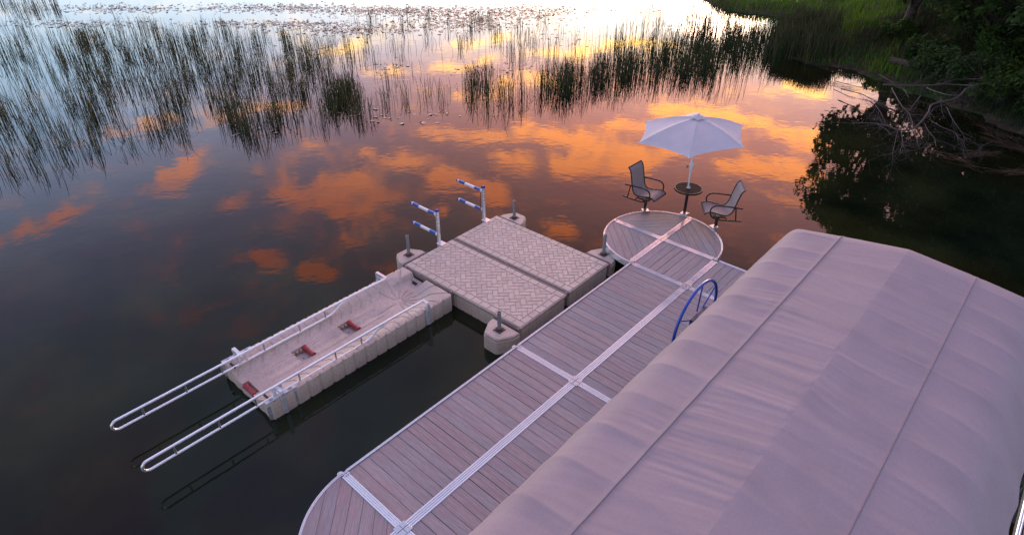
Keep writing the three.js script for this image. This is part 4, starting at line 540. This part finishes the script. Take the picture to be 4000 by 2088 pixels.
shrub(-3.0, 35.2, .9, 1.0, BRIGHT, 'small yellow green shrub at the top of the grassy spit', 152);
shrub(-1.9, 32.6, .75, .7, [.11, .055, .03], 'low reddish brown bush on the grassy spit', 153);
shrub(5.9, 20.6, .8, .6, MID, 'low green shrub by the floating straw at the right edge', 154);

function tree(x, a, h, R, base, seed, label, group, lean = [0, 0], dense = 1, even = .75) {
  const r = mulberry(seed), y0 = bankY(x, a), o = P3(x, y0 - .1, a), t = thing('broadleaf_tree', label, 'tree', [x, y0 - .1, a], group), S = new Soup(), wood = [];
  const top = P3(x + lean[0], y0 + h * .8, a + lean[1]), mid = P3(x + lean[0] * .3 + gauss(r) * .3, y0 + h * .4, a + lean[1] * .3 + gauss(r) * .3), low = P3(x + lean[0] * .05, y0 + h * .15, a + lean[1] * .05);
  const tr = .1 + h * .014, curve = new THREE.CatmullRomCurve3([o, low, mid, top]); for (let k = 0; k < 8; k++) wood.push(cyl(curve.getPoint(k / 8), curve.getPoint((k + 1.05) / 8), tr * (1 - k / 8 * .8), tr * (1 - (k + 1) / 8 * .8), 9));
  const n = Math.round(58 * dense); for (let k = 0; k < n; k++) { const f = base + (1 - base) * (k + r()) / n, th = r() * 6.283 + k * 2.4, env = Math.sin(Math.PI * clamp(.12 + (f - base) / (1 - base) * .86)) ** even, d = R * env * (.45 + .6 * Math.sqrt(r())), yy = y0 + h * f, c = [lerp(x, top.x, f) + Math.cos(th) * d, yy + gauss(r) * .3, lerp(-a, top.z, f) + Math.sin(th) * d], s = .55 + r() * .55;
    leafCloud(S, r, c, [s * 1.15, s * .7, s * 1.15], Math.round(230 * (.7 + r() * .6) * (1 - .55 * smooth(.6, .95, f))), .19 + r() * .09, k % 4 === 0 ? MID : DARK); const st = curve.getPoint(clamp(f * .82)); wood.push(cyl(st, new THREE.Vector3(lerp(st.x, c[0], .5), lerp(st.y, c[1], .5) + .15, lerp(st.z, c[2], .5)), tr * .32, tr * .2, 6), cyl(new THREE.Vector3(lerp(st.x, c[0], .49), lerp(st.y, c[1], .49) + .15, lerp(st.z, c[2], .49)), new THREE.Vector3(...c), tr * .2, .012, 5)); }
  part(t, 'trunk', wood, M.bark); const m = shade(new THREE.Mesh(S.geo(o), leafMat)); m.name = 'crown'; t.add(m); return t;
}
const TREE = 'leafy tree on the right bank whose crown is mirrored dark in the water', TG = 'trees of the right bank';
[[-.9, 28.6, 9.2, 2.5, .24], [2.4, 27.2, 10, 3.1, .14], [5.4, 24.4, 10.2, 3.0, .14], [6.8, 30, 11, 3.2, .22], [8.2, 22.2, 10, 3.0, .16], [10.5, 18.5, 9.8, 3, .28], [4.4, 29.6, 10.6, 2.6, .3]].forEach(([x, a, h, R, b], i) => tree(x, a, h, R, b, 200 + i, TREE, TG, i ? [(i % 3 - 1) * .7 - .1, -.5] : [1.7, -.3], 1, i ? .75 : .5));
{ // the bare leaning trunk that shows between the shrubs
  const t = thing('leaning_trunk', 'bare leaning tree trunk rising out of the dark thicket at the top right', 'tree', [1.2, 1, 29.4]);
  const c = new THREE.CatmullRomCurve3([P3(1.2, .9, 29.2), P3(1.35, 1.7, 28.9), P3(1.75, 2.4, 29.0), P3(2.1, 3.2, 29.3), P3(2.2, 4.6, 29.6), P3(2.6, 6.5, 30)]); const w = [], rr = k => .1 - k * .005; for (let k = 0; k < 14; k++) w.push(cyl(c.getPoint(k / 14), c.getPoint(Math.min(1, (k + 1.06) / 14)), rr(k), rr(k + 1), 9)); part(t, 'trunk', w, M.bark);
}
{
  const t = thing('cut_log', 'cut log with a pale sawn end pointing out of the bank grass', 'log', [.1, .6, 25.2]); const p = P3(-.35, .62, 25.05), q = P3(.75, .62, 24.7); part(t, 'bark', cyl(p, q, .11, .13, 12), M.bark); const d = q.clone().sub(p).normalize(); part(t, 'sawn_end', cyl(p.clone().addScaledVector(d, -.006), p.clone().addScaledVector(d, .01), .10, .10, 14), std(lin(.55, .47, .38), .85, { map: again(speckTex, 3, 3) }));
}
{ // the dead tree fallen into the water
  const r = mulberry(61), t = thing('fallen_tree', 'grey dead tree with bare twisted branches fallen into the dark water by the bank', 'dead tree', [1.8, .2, 20]);
  const LIMBS = [[.045,[.17,.35,22.54],[.82,.45,22.56],[1.62,.6,22.69],[1.85,.7,22.65],[2.15,.8,23.11],[2.69,.95,22.99],[3.2,1.05,22.87],[3.4,.95,22.77]],[.06,[2.67,.9,21.79],[2.58,.75,21.08],[2.11,.6,20.49],[2.15,.5,19.96],[2.17,.42,18.99],[2.08,.35,18.5],[1.86,.3,18.33],[1.42,.25,18.63],[1.02,.2,18.74],[.55,.2,18.32]],[.028,[.61,.5,21.77],[1.39,.5,20.02],[1.69,.45,19.64],[2.02,.38,18.9]],[.03,[1.56,.5,21.53],[1.65,.45,19.76]],[.03,[1.55,.6,22.19],[2.03,.75,21.38],[2.45,.85,20.94],[2.67,.88,21.07]],[.03,[-.89,.2,21.58],[-.19,.25,21.3],[.27,.3,20.83],[.9,.3,20.37]],[.022,[2.53,.7,20.16],[2.85,.55,19.61],[3.15,.4,19.28],[3.42,.2,19.13]],[.016,[2.37,.45,19.35],[2.79,.5,18.79],[3.15,.5,18.57],[3.29,.5,18.18]],[.014,[1.8,.3,18.23],[2,.35,17.17],[2.25,.45,15.86]],[.016,[1.87,.3,18.3],[2.17,.4,17.16],[2.42,.5,15.82]],[.014,[2.15,.33,18.53],[2.65,.45,16.85]],[.016,[.61,.3,20.21],[1.04,.3,19.41],[1.32,.26,18.8]],[.014,[-.45,.3,18.59],[-.13,.28,18.75],[.07,.25,19.2],[.56,.22,19.6]],[.02,[2.23,.5,19.63],[2.25,.6,20.3],[2.41,.65,20.46]],[.016,[2.26,.4,19.14],[2.53,.45,18.37],[2.76,.45,17.95],[3,.5,17.08]],[.03,[.91,.45,22.13],[1.26,.4,21.43]],[.014,[2.17,.7,21.14],[2.41,.6,20.23],[2.66,.5,19.62]],[.014,[1.06,.2,18.78],[1.47,.25,18.29],[1.75,.3,17.73]],[.02,[-1.38,.15,22.57],[-.7,.2,22.27],[.16,.2,22.26]],[.022,[-.2,.5,23.18],[.56,.5,22.49],[1.02,.5,22.78],[1.41,.7,23.57]],[.016,[3.95,.1,18.26],[3.9,.4,18.15],[4.02,.5,18.42]],[.075,[3.6,1.0,23.4],[2.9,.95,22.4],[2.67,.9,21.79]],[.05,[2.9,.9,22.4],[2.3,.75,22.7],[1.85,.7,22.65]]];
  const twig = (p, d, len, rad, depth, out) => { let q = p.clone(), dir = d.clone(); const pts = [q.clone()]; for (let s = 0; s < 4; s++) { dir.add(new THREE.Vector3(gauss(r) * .3, gauss(r) * .22, gauss(r) * .3)).normalize(); q = q.clone().addScaledVector(dir, len / 4); if (q.y < -.05) q.y = -.05; pts.push(q); if (depth > 0 && r() < .6) twig(q, dir.clone().add(new THREE.Vector3(gauss(r), gauss(r) * .6, gauss(r))).normalize(), len * (.35 + r() * .35), rad * .6, depth - 1, out); } for (let s = 0; s < 4; s++) out.push(cyl(pts[s], pts[s + 1], rad * (1 - s * .2), rad * (1 - (s + 1) * .2), 5)); };
  for (const [r0, ...ps] of LIMBS) { const rad = r0 * .6; const c = new THREE.CatmullRomCurve3(ps.map(p => P3(...p))), w = [], n = ps.length * 4; for (let k = 0; k < n; k++) w.push(cyl(c.getPoint(k / n), c.getPoint(Math.min(1, (k + 1.1) / n)), rad * (1 - k / n * .6) * (.92 + r() * .16), rad * (1 - (k + 1) / n * .6), 7)); const tw = []; const m = Math.round(c.getLength() * 3.4 + 1); for (let k = 0; k < m; k++) { const f = .2 + .8 * r(), p = c.getPoint(f), d = c.getTangent(f); twig(p, d.add(new THREE.Vector3(gauss(r) * .9, gauss(r) * .6 - .05, gauss(r) * .9)).normalize(), .35 + r() * .75, Math.min(.0052, rad * .4), 2, tw); } const b = part(t, 'branch', w, M.deadWood); part(b, 'twigs', tw, M.deadWood); }
}
{
  const r = mulberry(71), S = new Soup(), lines = [[[2.61,22.4],[3.29,21.72],[3.77,20.95],[4.25,20.73],[4.9,20.5]],[[3.78,20.87],[4.34,20.09],[4.9,19.5]],[[3.65,18.21],[3.92,18.78],[4.25,19.33]],[[3.61,18.21],[4.01,18.86],[4.37,18.94]],[[4.07,20.47],[5,19.7]],[[3.74,20.09],[4.6,19.7]],[[2.79,17.99],[3.45,17.93],[3.94,17.4]],[[4.3,17.6],[4.9,17.9],[5.5,18.6]],[[-1.9,22.9],[-.9,22.6],[.2,22.9]],[[-3.4,25],[-2.4,24.4],[-1.2,24]],[[.2,21.6],[1,21.2],[1.9,21.5]]];
  for (const l of lines) { const c = new THREE.CatmullRomCurve3(l.map(p => P3(p[0], .02, p[1]))), n = Math.round(c.getLength() * 22); for (let k = 0; k < n; k++) { const p = c.getPoint(r()), d = c.getTangent(r()); d.x += gauss(r) * .3; d.z += gauss(r) * .3; d.normalize(); const len = .3 + r() * .9, x = p.x + gauss(r) * .14, z = p.z + gauss(r) * .14, y = .008 + r() * .05, g = .6 + r() * .7, col = r() < .3 ? [.2 * g, .14 * g, .1 * g] : [.1 * g, .065 * g, .045 * g], rd = .003 + r() * .004; S.stem([[x - d.x * len / 2, y, z - d.z * len / 2], [x, y + .015, z], [x + d.x * len / 2, y + gauss(r) * .02 + .01, z + d.z * len / 2]].map(v => [v[0], Math.max(.004, v[1]), v[2]]), [rd, rd, rd * .6], col, col); } }
  stuff('floating_straw', 'brown floating straw and dead reed stalks drifted against the right bank', 'straw', S, stemMat);
}
renderer.render(scene, camera);
